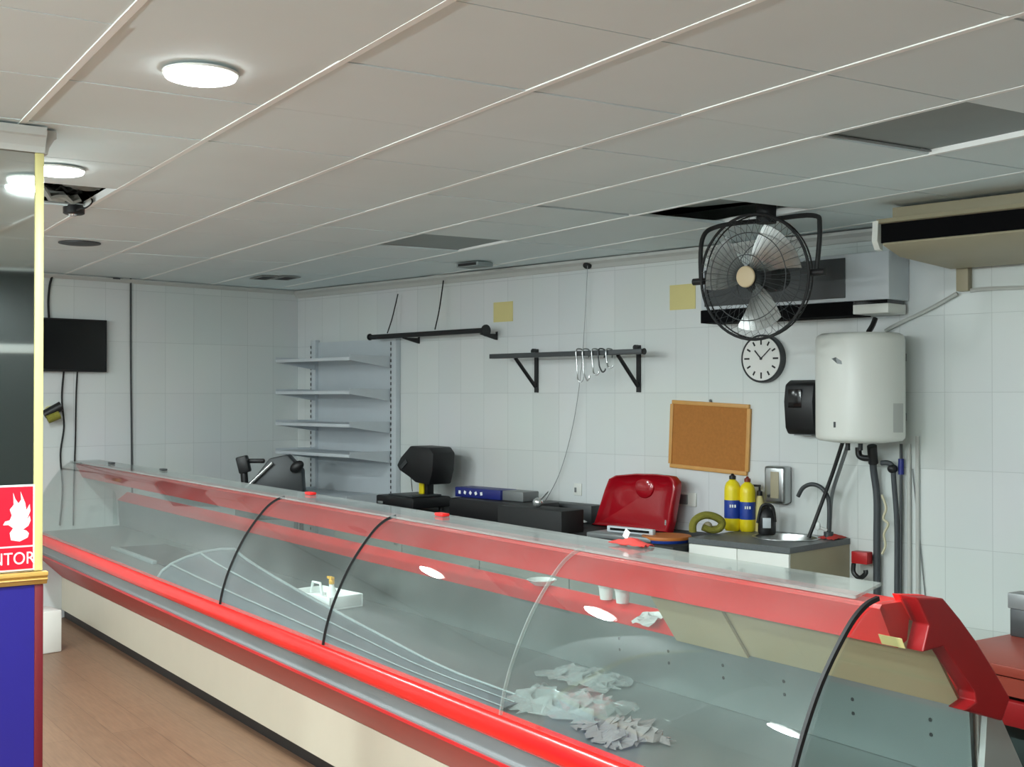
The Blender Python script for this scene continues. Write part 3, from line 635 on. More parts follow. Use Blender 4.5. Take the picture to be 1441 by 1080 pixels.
B().bx((-.235, -.1715, zb*.45), (-.17, -.1702, zb*.60)).build('badge', 'silver', s_)
B().tube([(-.13, .05, zh0+.02), (-.125, .06, zb+.02)], .003, 6).build('lead', 'rubber', sc)
# slicer like machine in the corner behind the case
c = tb_at(392, .72); c.z = 0
t = thing('meat_slicer', 'grey slicing machine with a silver arm in front of the corner shelving', 'slicer', (at_y(384, 690, YW-.78).x, YW-.78, 0), R(46))
zt1 = at_y(388, 640, YW-.78).z; zt2 = at_y(388, 684, YW-.78).z
b = B().bx((-.26, -.16, zt2-.25), (.26, .16, zt2-.05)); b.build('machine_base', 'grey', t, bevel=.02)
for x in (-.2, .2):
    for y in (-.12, .12): B().cyl((x, y, 0), (x, y, zt2-.251), .018, seg=12).build('leg', 'dgrey', t)
b = B().prism([(-.22, zt2-.049), (.24, zt2-.049), (.23, zt2+.12), (.12, zt1), (-.02, zt1-.03), (-.12, zt2+.08)], -.05, .10, lambda u, v, w: Vector((u, w, v))); b.build('blade_guard', 'dgrey', t, bevel=.012)
B().cyl((-.19, -.075, zt2-.01), (.01, -.075, zt1-.06), .014, seg=12).build('carriage_arm', 'silver', t)
B().box((-.215, -.05, zt1-.075), (.085, .09, .13), Matrix.Rotation(R(-14), 3, 'Y')).cyl((-.20, -.05, zt2-.049), (-.215, -.05, zt1-.1), .028).box((-.14, -.01, zt1-.05), (.16, .04, .035)).build('grip_handle', 'black', t, bevel=.012)
B().sph((.20, -.09, zt1-.09), (.12, .06, .08), rot=Matrix.Rotation(R(-35), 3, 'Y')).build('control_knob', 'black', t)
# stack of dark trays and packs
def boxthing(name, label, cat, px0, px1, pyb, pyt, off, depth, m, z0=None, parts=None, bev=.006, rz=0):
    a = at_y(px0, pyb, YW-off); e = at_y(px1, pyb, YW-off); zb_ = TZ if z0 is None else z0; zt_ = at_y((px0+px1)/2, pyt, YW-off).z
    o = B().bx((-(e.x-a.x)/2, -depth/2, 0), ((e.x-a.x)/2, depth/2, zt_-zb_)).build(name, m, None, bevel=bev)
    o.location = ((a.x+e.x)/2, YW-off+depth/2, zb_); o.rotation_euler = (0, 0, rz)
    return tag(o, label, cat), (a.x+e.x)/2, e.x-a.x, zb_, zt_
o, xm, ww, z0_, z1_ = boxthing('black_tray', 'wide black tray behind the case, under the blue pack', 'tray', 632, 742, 730, 706, .50, .30, 'black')
ob, xm2, ww2, z2_, z3_ = boxthing('blue_pack', 'dark blue printed pack lying on the black tray', 'pack', 640, 704, 705, 688, .40, .16, 'navy', z0=z1_+.0005)
b = B()
for i in range(5): b.box((-ww2/2+.05+.055*i, -.0803, (z3_-z2_)*.5), (.022, .0012, .022), Matrix.Rotation(R(20*i), 3, 'Y'))
b.build('white_print', 'foam', ob, smooth=False)
boxthing('grey_pack', 'grey flat pack lying right of the blue pack', 'pack', 706, 736, 705, 692, .38, .15, 'grey', z0=z1_+.0005)
_, _, _, _, ztr = boxthing('black_tray', 'black tray stack left of the red tub lid', 'tray', 700, 790, 738, 716, .715, .20, 'blackm')
boxthing('dark_crate', 'low dark grey crate close to the wall left of the red lid', 'crate', 756, 832, 722, 709, .14, .12, 'dgrey')
c = tb_at(800, .40)
t = thing('steel_dish', 'shallow shiny steel dish left of the red lid', 'dish', (c.x, c.y, TZ)); B().lathe([(.07, 0), (.11, .035), (.118, .037), (.11, .04), (.066, .006)], (0, 0, 0), 28).build('dish_body', 'silver', t)
c = tb_at(765, .52); c.x += .02
t = thing('glass_jar', 'small pale jar with a silver lid between the black trays', 'jar', (c.x+.02, c.y+.22, TZ)); B().lathe([(.04, 0), (.043, .01), (.043, .06), (.032, .075)], (0, 0, 0), 20).build('jar_body', 'silver', t); B().lathe([(.036, .0755), (.036, .092), (.03, .094)], (0, 0, 0), 20).build('lid', 'steel', t)
c = tb_at(752, .66); t = thing('steel_ladle', 'steel ladle lying on the black tray stack behind the case', 'ladle', (c.x, c.y+.05, ztr+.0005))
B().tube([(.0, .0, .045), (.05, .02, .10)], .006, 8).build('handle', 'steel', t); B().sph((-.01, -.01, .03), (.07, .06, .06)).build('bowl', 'silver', t)
# red tub lid leaning on the wall
zr0 = TZ+.001; off = .20
pts = [(833, 750), (836, 744), (848, 690), (853, 674), (862, 669), (890, 666.5), (918, 667), (940, 670), (947, 678), (947.5, 690), (943, 735), (940, 752)]
P3 = [at_y(x, y, YW-off) for x, y in pts]; xm = sum(v.x for v in P3)/len(P3)
t = thing('tub_lid', 'glossy deep red plastic lid standing upright against the back wall', 'lid', (xm, YW-off, zr0), rot=(R(-6), 0, 0))
poly = [(v.x-xm, max(0, v.z-zr0)) for v in P3]
cx = sum(u for u, v in poly)/len(poly); cz_ = sum(v for u, v in poly)/len(poly)
def scaled(s): return [(cx+(u-cx)*s, cz_+(v-cz_)*s) for u, v in poly]
b = B(); rings = []
for s, y in ((1, .05), (1.0, .0), (.975, -.012), (.93, -.012), (.86, .012), (.5, .03), (.12, .036)):
    rings.append([b.bm.verts.new((u, y, v)) for u, v in scaled(s)])
for A, C in zip(rings, rings[1:]):
    for k in range(len(A)): b.bm.faces.new((A[k], A[(k+1) % len(A)], C[(k+1) % len(A)], C[k]))
b.bm.faces.new(rings[-1]); b.bm.faces.new(rings[0][::-1])
b.build('lid_shell', 'lidred', t, ang=60)
B().sph((.02, .030, cz_+.055), (.15, .036, .14), seg=32).build('moulded_dome', 'lidred', t)
B().box((poly[-2][0]-.03, -.013, .06), (.01, .004, .03)).build('clip', 'silver', t)
# small kitchen scale and blue tin in front of it
c = at_y(890, 770, YW-.62)
t = thing('kitchen_scale', 'pale grey counter scale with a dark display, in front of the red lid', 'scale', (c.x-.03, YW-.62, TZ), R(3))
wS = at_y(930, 770, YW-.62).x-at_y(852, 770, YW-.62).x; zt = at_y(890, 744, YW-.62).z-TZ; zbd = at_y(890, 767, YW-.62).z-TZ
B().bx((-wS/2-.05, -.07, 0), (wS/2, .12, max(zbd, .03))).build('scale_body', 'grey', t, bevel=.008)
B().bx((-wS*.42, .02, max(zbd, .03)+.0005), (wS*.38, .05, zt)).build('display_frame', 'shelf', t, bevel=.004)
B().bx((-wS*.36, .018, max(zbd, .03)+.012), (wS*.32, .0197, zt-.01)).build('display', 'screen', t)
c = at_y(938, 775, YW-.54); rad = min((at_y(968, 775, YW-.64).x-at_y(914, 775, YW-.64).x)/2, sx0_-.012-c.x-.0)
zt = at_y(941, 755, YW-.54).z
t = thing('round_tin', 'round blue tub with an orange brown wooden lid beside the sink unit', 'tub', (c.x, YW-.54, TZ))
B().lathe([(rad*.94, 0), (rad, .02), (rad, zt-TZ-.02), (rad*.98, zt-TZ-.014)], (0, 0, 0), 36).build('tub_body', 'blue', t)
B().lathe([(rad*1.03, zt-TZ-.0135), (rad*1.05, zt-TZ-.004), (rad*1.03, zt-TZ+.004)], (0, 0, 0), 36).build('lid', 'orange', t)

# ------------------------------------------------------------------ sink unit
SZ = .865; sx0, sx1 = -4.115, -3.465
t = thing('sink_unit', 'white cabinet with dark worktop and steel sink under the cork board', 'sink unit', ((sx0+sx1)/2, YW, 0)); hw = (sx1-sx0)/2
B().bx((-hw+.005, -.585, .09), (hw-.004, -.004, SZ-.032)).build('carcass', 'ivory', t, smooth=False)
B().bx((-hw+.03, -.54, 0), (hw-.03, -.02, .089)).build('plinth', 'grey', t, smooth=False)
for a_, e_ in ((-hw+.006, -.002), (.002, hw-.005)):
    d = B().bx((a_, -.605, .10), (e_, -.586, SZ-.034)).build('door', 'white', t, bevel=.002)
    B().cyl((e_-.04 if a_ < -.1 else a_+.04, -.606, .72), (e_-.04 if a_ < -.1 else a_+.04, -.628, .72), .012, seg=14).build('knob', 'steel', d)
bcx, bcy = at_z(1105, 757, SZ).x-(sx0+sx1)/2, at_z(1105, 757, SZ).y-YW
bcy = max(min(bcy, -.22), -.36); bcx = max(min(bcx, .09), .06); rx, ry = .18, .16
b = B(); N = 40 # worktop with an oval cut out
outer = [(hw, -.60), (hw, -.003), (-hw, -.003), (-hw, -.60)]
def ring_out(a):
    dx, dy = math.cos(a), math.sin(a); ts = []
    if dx > 1e-6: ts.append((hw-bcx)/dx)
    if dx < -1e-6: ts.append((-hw-bcx)/dx)
    if dy > 1e-6: ts.append((-.003-bcy)/dy)
    if dy < -1e-6: ts.append((-.60-bcy)/dy)
    s = min(ts); return (bcx+dx*s, bcy+dy*s)
angs = sorted([2*math.pi*k/N for k in range(N)]+[math.atan2(y-bcy, x-bcx) % (2*math.pi) for x, y in outer])
for z0, z1 in ((SZ-.031, SZ),):
    I1 = [b.bm.verts.new((bcx+rx*math.cos(a), bcy+ry*math.sin(a), z1)) for a in angs]; O1 = [b.bm.verts.new((*ring_out(a), z1)) for a in angs]
    I0 = [b.bm.verts.new((bcx+rx*math.cos(a), bcy+ry*math.sin(a), z0)) for a in angs]; O0 = [b.bm.verts.new((*ring_out(a), z0)) for a in angs]
    n = len(angs)
    for k in range(n):
        q = (k+1) % n
        b.bm.faces.new((I1[k], I1[q], O1[q], O1[k])); b.bm.faces.new((O1[k], O1[q], O0[q], O0[k])); b.bm.faces.new((O0[k], O0[q], I0[q], I0[k])); b.bm.faces.new((I0[k], I0[q], I1[q], I1[k]))
b.build('worktop', 'granite', t, smooth=False)
b = B(); rings = []
for s, z in ((1.07, SZ+.001), (1.06, SZ+.005), (.97, SZ+.004), (.93, SZ-.02), (.86, SZ-.12), (.6, SZ-.135), (.1, SZ-.14)):
    rings.append([b.bm.verts.new((bcx+rx*s*math.cos(2*math.pi*k/N), bcy+ry*s*math.sin(2*math.pi*k/N), z)) for k in range(N)])
for A, C in zip(rings, rings[1:]):
    for k in range(N): b.bm.faces.new((A[k], A[(k+1) % N], C[(k+1) % N], C[k]))
b.bm.faces.new(rings[-1]); b.build('basin', 'steel', t, ang=50)
off = .12; fpts = [at_y(x, y, YW-off) for x, y in ((1166, 752), (1167, 715), (1164, 698), (1155, 686), (1142, 682), (1130, 687), (1123, 699))]
fo = Vector(((sx0+sx1)/2, YW, 0)); fp = [v-fo for v in fpts]; fp[0].z = SZ+.001
fa = B().tube(smoothpts(fp, 6), .012, 12).cyl((fp[0].x, fp[0].y, SZ+.0005), (fp[0].x, fp[0].y, SZ+.04), .026).build('faucet', 'dgrey', t)
B().tube([(fp[0].x, fp[0].y-.02, SZ+.05), (fp[0].x-.03, fp[0].y-.06, SZ+.07)], .008, 8).sph((fp[0].x-.03, fp[0].y-.06, SZ+.075), (.03, .03, .05)).build('tap_lever', 'foam', fa)
def on_sink(px, py): return at_z(px, py, SZ)
# bottles
def jug(px, pyb, wpx, pyt, label, cap, first):
    c = on_sink(px, pyb); D = (c-Vector((0, 0, CZ))).dot(FWD); r = wpx/2*D/F; h = (pyb-pyt)*D/F
    t = thing('bleach_bottle', label, 'bottle', (c.x, c.y, SZ+.0005), 0, 'yellow cleaner bottles by the sink')
    B().lathe([(r*.86, 0), (r*.98, h*.03), (r, h*.1), (r, h*.70), (r*.96, h*.77), (r*.78, h*.84), (r*.42, h*.885), (r*.34, h*.90)], (0, 0, 0), 28).build('bottle_body', 'yellow', t)
    lb_ = B().lathe([(r*1.012, h*.22), (r*1.018, h*.23), (r*1.018, h*.53), (r*1.012, h*.54)], (0, 0, 0), 28).build('label_band', 'blue', t)
    d = Vector((-c.x, -c.y, 0)).normalized(); s = d.cross(Vector((0, 0, 1)))
    b = B()
    for q in (-.5, 0, .45): b.box(d*(r*1.02)+s*(q*r*.6)+Vector((0, 0, h*.44)), (r*.18, .002, h*.05), Matrix.Rotation(math.atan2(s.y, s.x), 3, 'Z'))
    b.build('white_print', 'foam', lb_, smooth=False)
    B().lathe([(r*.42, h*.902), (r*.42, h*.96), (r*.25, h*.97), (r*.12, h)], (0, 0, 0), 18).build('cap', cap, t)
    return t
jug(1031, 747, 23, 667, 'yellow cleaner bottle with blue label and black cap, the left of two by the sink', 'black', 0)
jug(1052, 748, 22, 671, 'yellow cleaner bottle with blue label and brown cap, the right of two by the sink', 'brownc', 0)
c = at_y(1069, 742, YW-.06); t = thing('soap_bottle', 'small pale pump bottle with black top behind the dark jug', 'bottle', (c.x, c.y, SZ+.0005))
zt = at_y(1069, 684, c.y).z-SZ
B().lathe([(.032, 0), (.034, .01), (.033, zt*.55), (.02, zt*.72), (.014, zt*.78)], (0, 0, 0), 20).build('bottle_body', 'note', t)
b = B().lathe([(.016, zt*.782), (.016, zt*.88), (.006, zt*.9), (.006, zt*.97)], (0, 0, 0), 14).box((-.012, -.01, zt), (.045, .016, .012)); b.build('pump', 'black', t)
c = on_sink(1077, 752); D = (c-Vector((0, 0, CZ))).dot(FWD); r = 12.5*D/F; h = 40*D/F
t = thing('dark_jug', 'squat black jug with a loop handle and pale label beside the yellow bottles', 'jug', (c.x+.01, c.y, SZ+.0005))
B().lathe([(r*.9, 0), (r, h*.08), (r, h*.55), (r*.8, h*.8), (r*.35, h*.95), (r*.35, h)], (0, 0, 0), 24).build('jug_body', 'black', t)
dv = Vector((-c.x, -c.y, 0)).normalized(); sv = dv.cross(Vector((0, 0, 1)))
B().tube(smoothpts([sv*(-r*.9)+Vector((0, 0, h*.45))+dv*.02, sv*(-r*.6)+Vector((0, 0, h*.98))+dv*.03, sv*(r*.5)+Vector((0, 0, h*1.0))+dv*.03, sv*(r*1.0)+Vector((0, 0, h*.4))+dv*.02], 6), .009, 8).build('loop_handle', 'rubber', t)
B().box(dv*(r*1.0)+Vector((0, 0, h*.42)), (r*.9, .004, h*.35), Matrix.Rotation(math.atan2(sv.y, sv.x), 3, 'Z')).build('label_patch', 'shelf', t, bevel=.001)
# coiled olive strap
c = on_sink(993, 752); D = (c-Vector((0, 0, CZ))).dot(FWD); k = D/F
t = thing('olive_strap', 'coil of olive green strap at the left end of the sink worktop', 'strap', (c.x+.0, c.y+.02, SZ+.012)); dv = Vector((-c.x, -c.y, 0)).normalized(); sv = -dv.cross(Vector((0, 0, -1)))
sv = Vector((RIGHT.x, RIGHT.y, 0))
for q, (dy, tw) in enumerate(((0, 1), (.025, .9))):
    pp = [sv*((x-993)*k)+Vector((0, 0, (752-y)*k))-H_*dy for x, y in ((972, 752), (972, 742), (977, 734), (988, 729), (1000, 730), (1010, 735), (1013, 741), (1008, 748), (997, 749), (986, 745))]
    B().tube(smoothpts(pp, 5), .022 if q == 0 else .018, 10).build('strap_coil', 'olive', t)
B().sph(sv*(.0)+Vector((0, 0, .035)), (.05, .05, .045)).build('buckle', 'ivory', t)
# red cloth on the worktop
c = on_sink(1180, 758); rnd = random.Random(12)
o = B().grid(8, 8, lambda u, v: Vector(((u-.5)*.10, (v-.5)*.13, .004+.02*math.sin(u*math.pi)*math.sin(v*math.pi)+rnd.uniform(0, .010))), .003).build('dish_cloth', 'cloth', None)
o.location = (sx1-.06, YW-.09, SZ+.0005); tag(o, 'crumpled red dish cloth on the right end of the sink worktop', 'cloth')

# ------------------------------------------------------------------ things on the back wall
def ctrz(px, py, off=0): return wall(px, py, off)
# rails
def railthing(label, pa, pb, name, off, r):
    a, e = at_y(*pa, YW-off), at_y(*pb, YW-off); zc = (a.z+e.z)/2
    t = thing(name, label, 'hanging rail', ((a.x+e.x)/2, YW, zc)); return t, (e.x-a.x)/2, a, e
t, hw, a, e = railthing('black hanging rail with end plate, above the corner shelving', (521, 475), (683, 465), 'hanging_rail', .16, .016)
b = B().tube([(-hw, -.16, a.z-(a.z+e.z)/2), (hw, -.16, e.z-(a.z+e.z)/2)], .019, 12); b.build('bar', 'black', t)
B().cyl((hw, -.16, 0), (hw+.012, -.16, 0), .042, seg=20).build('end_plate', 'black', t); B().cyl((-hw-.01, -.16, 0), (-hw, -.16, 0), .026, seg=20).build('end_plate', 'black', t)
for x in (-hw*.38, hw*.93): B().prism([(-.002, .0), (-.002, -.06), (-.012, -.06), (-.165, -.025), (-.165, -.018), (-.012, -.018), (-.012, 0)], x-.006, x+.006, lambda u, v, w: Vector((w, u, v))).build('wall_bracket', 'black', t, smooth=False)
for i, (qa, qb) in enumerate((((545, 472), (560, 414)), ((612, 467), (624, 395)))):
    A_ = at_y(*qa, YW-.16); C_ = at_y(*qb, YW-.05); o0 = Vector(((a.x+e.x)/2, YW, (a.z+e.z)/2)); A_.z += .015
    B().tube(smoothpts([A_-o0, (A_*.6+C_*.4)-o0+Vector((.01, 0, 0)), C_-o0], 5), .005, 6).build('stay_wire', 'rubber', t)
t, hw, a, e = railthing('black meat hook rail on two angled brackets in the middle of the back wall', (692, 500), (906, 497), 'hook_rail', .22, .02)
B().bx((-hw, -.245, -.016), (hw, -.195, .016)).build('bar', 'dgrey', t, bevel=.003)
B().cyl((hw, -.22, 0), (hw+.006, -.22, 0), .02, seg=16).build('end_cap', 'black', t)
for px, pb in ((720, 748), (864, 888)):
    xa = at_y(px+4, 500, YW-.22).x-(a.x+e.x)/2
    br = B().tube([(xa, -.21, -.017), (xa, -.018, -.21)], .013, 8).bx((xa-.015, -.014, -.25), (xa+.015, -.001, .05)).build('angle_bracket', 'black', t)
    B().cyl((xa, -.0145, .035), (xa, -.045, .035), .018, seg=12).build('bolt', 'black', br)
o0 = Vector(((a.x+e.x)/2, YW, (a.z+e.z)/2))
hk = [(816, 538, 'longest steel meat hook on the rail, at the left of the bunch'), (825, 536, 'second steel meat hook from the left on the rail'), (838, 528, 'middle steel meat hook of the bunch on the rail'), (847, 524, 'dark meat hook fourth from the left on the rail'), (858, 518, 'shortest pale meat hook at the right of the bunch')]
for i, (px, pyb, l) in enumerate(hk):
    p = at_y(px, 497, YW-.22); L_ = p.z-at_y(px, pyb, YW-.22).z
    hp = [(0, .022, -.03), (0, .030, .012), (0, .01, .026), (0, -.026, .024), (0, -.036, 0), (.002, -.032, -.05), (.006, -.03, -L_*.7), (.004+.01*(i % 2), -.02, -L_*.93), (.022, -.015, -L_), (.036, -.012, -L_*.92), (.038, -.01, -L_*.82)]
    tag(B().tube(smoothpts([Vector(h)+Vector((p.x, YW-.22, p.z-.0)) for h in hp], 4), .0048, 7).build('meat_hook', 'dgrey' if i == 3 else 'steel'), l, 'hook', 'meat hooks on the rail')
wire('hanging_thread', 'thin grey cord hanging from the ceiling edge past the hook rail', [wall(827, 374, .06), wall(823, 450, .05), wall(818, 520, .04), wall(806, 600, .03), wall(786, 670, .03), wall(757, 722, .03)], .0022, 'grey', 'cord', 8)
tag(B().sph(wall(827, 371, .03)+Vector((0, 0, -.012)), (.07, .06, .05), 12).build('ceiling_anchor', 'blackm'), 'dark anchor knob at the ceiling edge holding the thin cord', 'anchor')
for (x0, y0, x1, y1, l) in ((695, 424, 722, 454, 'square yellow paper note high on the wall above the hook rail, left of two'), (943, 399, 979, 437, 'square yellow paper note high on the wall left of the fan, right of two')):
    a, e = wall(x0, y1), wall(x1, y0)
    o = B().bx((a.x, YW-.004, a.z), (e.x, YW-.0005, e.z)).build('paper_note', 'note', None, smooth=False); tag(o, l, 'note', 'yellow notes on the back wall')
# cork board
c = wall(999, 615); wv = wall(1053, 620).x-wall(945, 620).x; hv = wall(999, 569).z-wall(999, 661).z
t = thing('cork_board', 'cork notice board in a light wood frame, hung slightly crooked', 'notice board', (c.x, YW, c.z), rot=(0, R(2.6), 0))
B().bx((-wv/2+.012, -.012, -hv/2+.012), (wv/2-.012, -.002, hv/2-.012)).build('cork_sheet', 'cork', t, smooth=False)
b = B()
for s in (-1, 1):
    b.bx((-wv/2, -.02, s*hv/2-.012), (wv/2, -.002, s*hv/2+.012)); b.bx((s*wv/2-.012, -.0195, -hv/2+.0125), (s*wv/2+.012, -.002, hv/2-.0125))
b.build('frame', 'oak', t, bevel=.002); B().cyl((0, -.004, hv/2+.013), (0, -.012, hv/2+.026), .008, seg=10).build('hanger', 'grey', t)
# clock
c = wall(1073, 505, .03); D = (c-Vector((0, 0, CZ))).dot(FWD); r = 34*D/F
t = thing('wall_clock', 'round white wall clock with black rim under the fan', 'clock', (c.x, YW, c.z))
b = B(); b.lathe([(r*.91, -.042), (r*.95, -.048), (r, -.042), (r, -.001), (r*.91, -.001)], (0, 0, 0), 48, 'Y'); b.build('rim', 'dgrey', t)
dl = B().cyl((0, -.0425, 0), (0, -.044, 0), r*.91, seg=48).build('dial', 'dialw', t, smooth=False)
b = B()
for i in range(12):
    an = i*math.pi/6; b.box((math.sin(an)*r*.70, -.0448, math.cos(an)*r*.70), (.010, .0012, .026 if i % 3 else .036), Matrix.Rotation(an, 3, 'Y'))
b.build('hour_marks', 'blackm', dl, smooth=False)
for an, ln, w in ((R(-42), .46, .008), (R(48), .62, .006)):
    B().box((math.sin(an)*r*ln/2, -.047, math.cos(an)*r*ln/2), (w, .0012, r*ln), Matrix.Rotation(an, 3, 'Y')).build('hand', 'black', dl, smooth=False)
B().cyl((0, -.0445, 0), (0, -.05, 0), .008, seg=12).build('pin', 'black', dl)
# wall unit behind the fan
off = .22
a = at_y(986, 440, YW-off); e = at_y(1251, 430, YW-off); zt = at_y(1251, 352, YW-off).z; zb = at_y(1251, 421, YW-off).z
t = thing('air_curtain', 'long white wall mounted air unit with black outlet behind the fan', 'air unit', ((a.x+e.x)/2, YW, zb)); hw = (e.x-a.x)/2; hh = min(zt-zb, HC-.075-zb)
B().bx((-hw, -off, 0), (hw, -.002, hh)).build('housing', 'shelf', t, bevel=.008)
xg = at_y(1190, 400, YW-off).x-(a.x+e.x)/2
B().bx((-hw+.03, -off-.006, .02), (xg, -off-.0005, hh-.02)).build('front_grille', 'dgrey', t, bevel=.003)
xk = at_y(1200, 430, YW-off).x-(a.x+e.x)/2
B().bx((-hw, -off, -.075), (xk, -.03, -.0006)).build('air_outlet', 'soot', t, smooth=False)
B().bx((xk+.0005, -off, -.07), (hw-.004, -.03, -.02)).build('control_box', 'white', t, bevel=.003); B().bx((xk+.0005, -off+.002, -.0195), (hw-.01, -.04, -.0006)).build('gap', 'screen', t, smooth=False)
# big split unit at the ceiling, right
Yf = 5.30
xl = at_y(1254, 289, Yf).x; xr = XR-1.4
zs_ = [at_y(1254, y, Yf-.05).z for y in (318, 345, 372)]
t = thing('air_conditioner', 'aged ivory ceiling mounted air conditioner with black slot, at top right', 'air conditioner', (xl, YW, HC-.012))
def loc(x, y, Y): v = at_y(x, y, Y); return (v.y-YW, v.z-(HC-.012))
zA = at_y(1254, 314, Yf-.06).z-(HC-.012); zB = at_y(1245, 343, Yf-.06).z-(HC-.012)
wl = xr-xl
B().bx((.0, -.67, zA+.02), (wl, -.06, -.001)).build('top_housing', 'ivory', t, bevel=.004)
B().prism([(-.78, zA+.018), (-.79, zA-.0), (-.78, zA-.004), (-.60, zA-.004), (-.60, zA+.018)], -.02, wl, lambda u, v, w: Vector((w, u, v))).build('front_lip', 'ivory', t, smooth=False)
B().bx((-.006, -.765, zB), (wl, -.62, zA-.0045)).build('outlet_slot', 'soot', t, smooth=False)
B().prism([(-.78, zB-.001), (-.785, zB-.012), (-.62, zB-.055), (-.10, zB-.075), (-.06, zB-.06), (-.06, zA+.019), (-.615, zA+.019), (-.615, zB-.001)], .01, wl, lambda u, v, w: Vector((w, u, v))).build('lower_housing', 'ivory', t, bevel=.004)
B().prism([(-.79, zA+.01), (-.80, zB+.01), (-.775, zB-.03), (-.75, zB-.035), (-.75, zA+.01)], -.035, -.0065, lambda u, v, w: Vector((w, u, v))).build('end_cheek', 'white', t, smooth=False)
# conduits
c = wall(1356, 376, .03); e = wall(1356, 410, .03)
solo('pipe_cover', B().bx((-.032, -.05, -(c.z-e.z)), (.032, -.002, .03)), 'ivory', 'short ivory pipe cover between air conditioner and wall conduit', 'pipe cover', (c.x, YW, c.z), bevel=.004)
wire('conduit', 'pale diagonal conduit from the boiler up to the air conditioner pipe cover', [wall(1246, 466, .02), wall(1262, 457, .02), wall(1310, 434, .02), wall(1347, 413, .02)], .011, 'corn', 'conduit')
wire('conduit', 'pale horizontal conduit running to the right edge below the air conditioner', [wall(1366, 409, .02), wall(1400, 406, .02), wall(1520, 403, .02)], .011, 'corn', 'conduit')
# boiler
off = .27; a = at_y(1149, 500, YW-off); e = at_y(1275, 500, YW-off); c = (a+e)/2
r = .226; zt = at_y(1212, 470, YW-off).z; zb = at_y(1212, 620, YW-off).z
t = thing('water_heater', 'white cylindrical water heater hung on the wall right of the clock', 'water heater', (c.x+.0, YW-off, zb)); h = zt-zb
B().lathe([(r*.55, -.012), (r*.93, 0), (r*.99, .014), (r, .03), (r, h-.035), (r*.97, h-.012), (r*.88, h), (r*.3, h+.006)], (0, 0, 0), 56).build('tank', 'white', t, ang=60)
for z in (.12, h-.12): B().bx((-.12, r*.86, z-.02), (.12, off-.001, z+.02)).build('wall_bracket', 'grey', t)
def on_tank(px, py):
    v = ray(px, py); o_ = Vector((0, 0, CZ))-Vector((c.x, YW-off, 0)); A_ = v.x**2+v.y**2; B_ = 2*(o_.x*v.x+o_.y*v.y); C_ = o_.x**2+o_.y**2-(r+.0006)**2
    s = (-B_-math.sqrt(max(0, B_*B_-4*A_*C_)))/(2*A_); q = o_+v*s; q.z -= zb; return q
def patch(px0, py0, px1, py1, name, m):
    b = B(); b.grid(6, 3, lambda u, v: on_tank(px0+(px1-px0)*u, py0+(py1-py0)*v), .0008); return b.build(name, m, t)
b = B(); c0 = on_tank(1177, 509)
lg = [(1170, 505), (1176, 503), (1184, 508), (1185, 513), (1178, 512)]
vs = [b.bm.verts.new(on_tank(*q)) for q in lg]; b.bm.faces.new(vs); bmesh.ops.solidify(b.bm, geom=b.bm.faces[:], thickness=.001); b.build('emblem', 'grey', t, smooth=False)
patch(1257, 568, 1271, 609, 'rating_label', 'corn'); patch(1173, 594, 1176, 602, 'indicator', 'dgrey')
B().cyl((.03, -.05, -.005), (.03, -.05, -.05), .012, seg=12).build('cold_nipple', 'black', t); B().cyl((-.02, -.09, -.005), (-.02, -.09, -.05), .012, seg=12).build('hot_nipple', 'black', t)
wire('drain_hose', 'short black hose between the air unit and the water heater', [wall(1232, 448, .2), wall(1228, 458, .22), wall(1222, 468, .25)], .014, 'black', 'hose')
# dispenser
a = at_y(1105, 610, YW-.12); e = at_y(1146, 610, YW-.12); zt = at_y(1125, 535, YW-.12).z; zb = at_y(1125, 612, YW-.12).z
t = thing('towel_dispenser', 'black paper towel dispenser on the wall left of the water heater', 'dispenser', ((a.x+e.x)/2, YW, zb)); hw = (e.x-a.x)/2; h = zt-zb
B().prism([(-.002, 0), (-.10, 0), (-.125, h*.12), (-.14, h*.6), (-.125, h*.92), (-.08, h), (-.002, h)], -hw, hw, lambda u, v, w: Vector((w, u, v))).build('cover', 'black', t, bevel=.012)
B().box((-hw*.2, -.139, h*.66), (hw*.9, .006, h*.34)).build('front_window', 'screen', t, bevel=.002); B().bx((-hw*.6, -.09, -.006), (hw*.6, -.03, -.0005)).build('paper_slot', 'grey', t)
# steel soap dispenser
a = at_y(1078, 710, YW-.06); e = at_y(1107, 710, YW-.06); zt = at_y(1092, 656, YW-.06).z; zb = at_y(1092, 709, YW-.06).z
t = thing('soap_dispenser', 'small brushed steel soap dispenser on the wall above the sink', 'dispenser', ((a.x+e.x)/2, YW, zb)); hw = (e.x-a.x)/2; h = zt-zb
B().bx((-hw, -.085, 0), (hw, -.002, h)).build('body', 'steel', t, bevel=.018, seg=3); B().bx((-hw*.3, -.088, h*.15), (hw*.5, -.0855, h*.85)).build('sight_window', 'ivory', t, bevel=.001); B().cyl((-hw*.5, -.09, h*.2), (-hw*.5, -.0855, h*.2), .008, seg=12).build('push_button', 'black', t)
# sockets
a = wall(967, 703); t = thing('wall_socket', 'white wall socket with a dark cover right of the red lid', 'socket', (a.x, YW, a.z)); B().bx((-.075, -.012, -.042), (.075, -.001, .042)).build('plate', 'white', t, bevel=.003); B().bx((-.06, -.022, -.03), (.015, -.0125, .03)).build('flap', 'grey', t, bevel=.003)
a = wall(813, 689); t = thing('wall_switch', 'tiny wall switch plate above the table left of the red lid', 'switch', (a.x, YW, a.z)); B().bx((-.03, -.008, -.04), (.04, -.001, .04)).build('plate', 'white', t, bevel=.002); B().bx((-.02, -.012, -.02), (-.004, -.0085, .012)).build('rocker', 'grey', t)
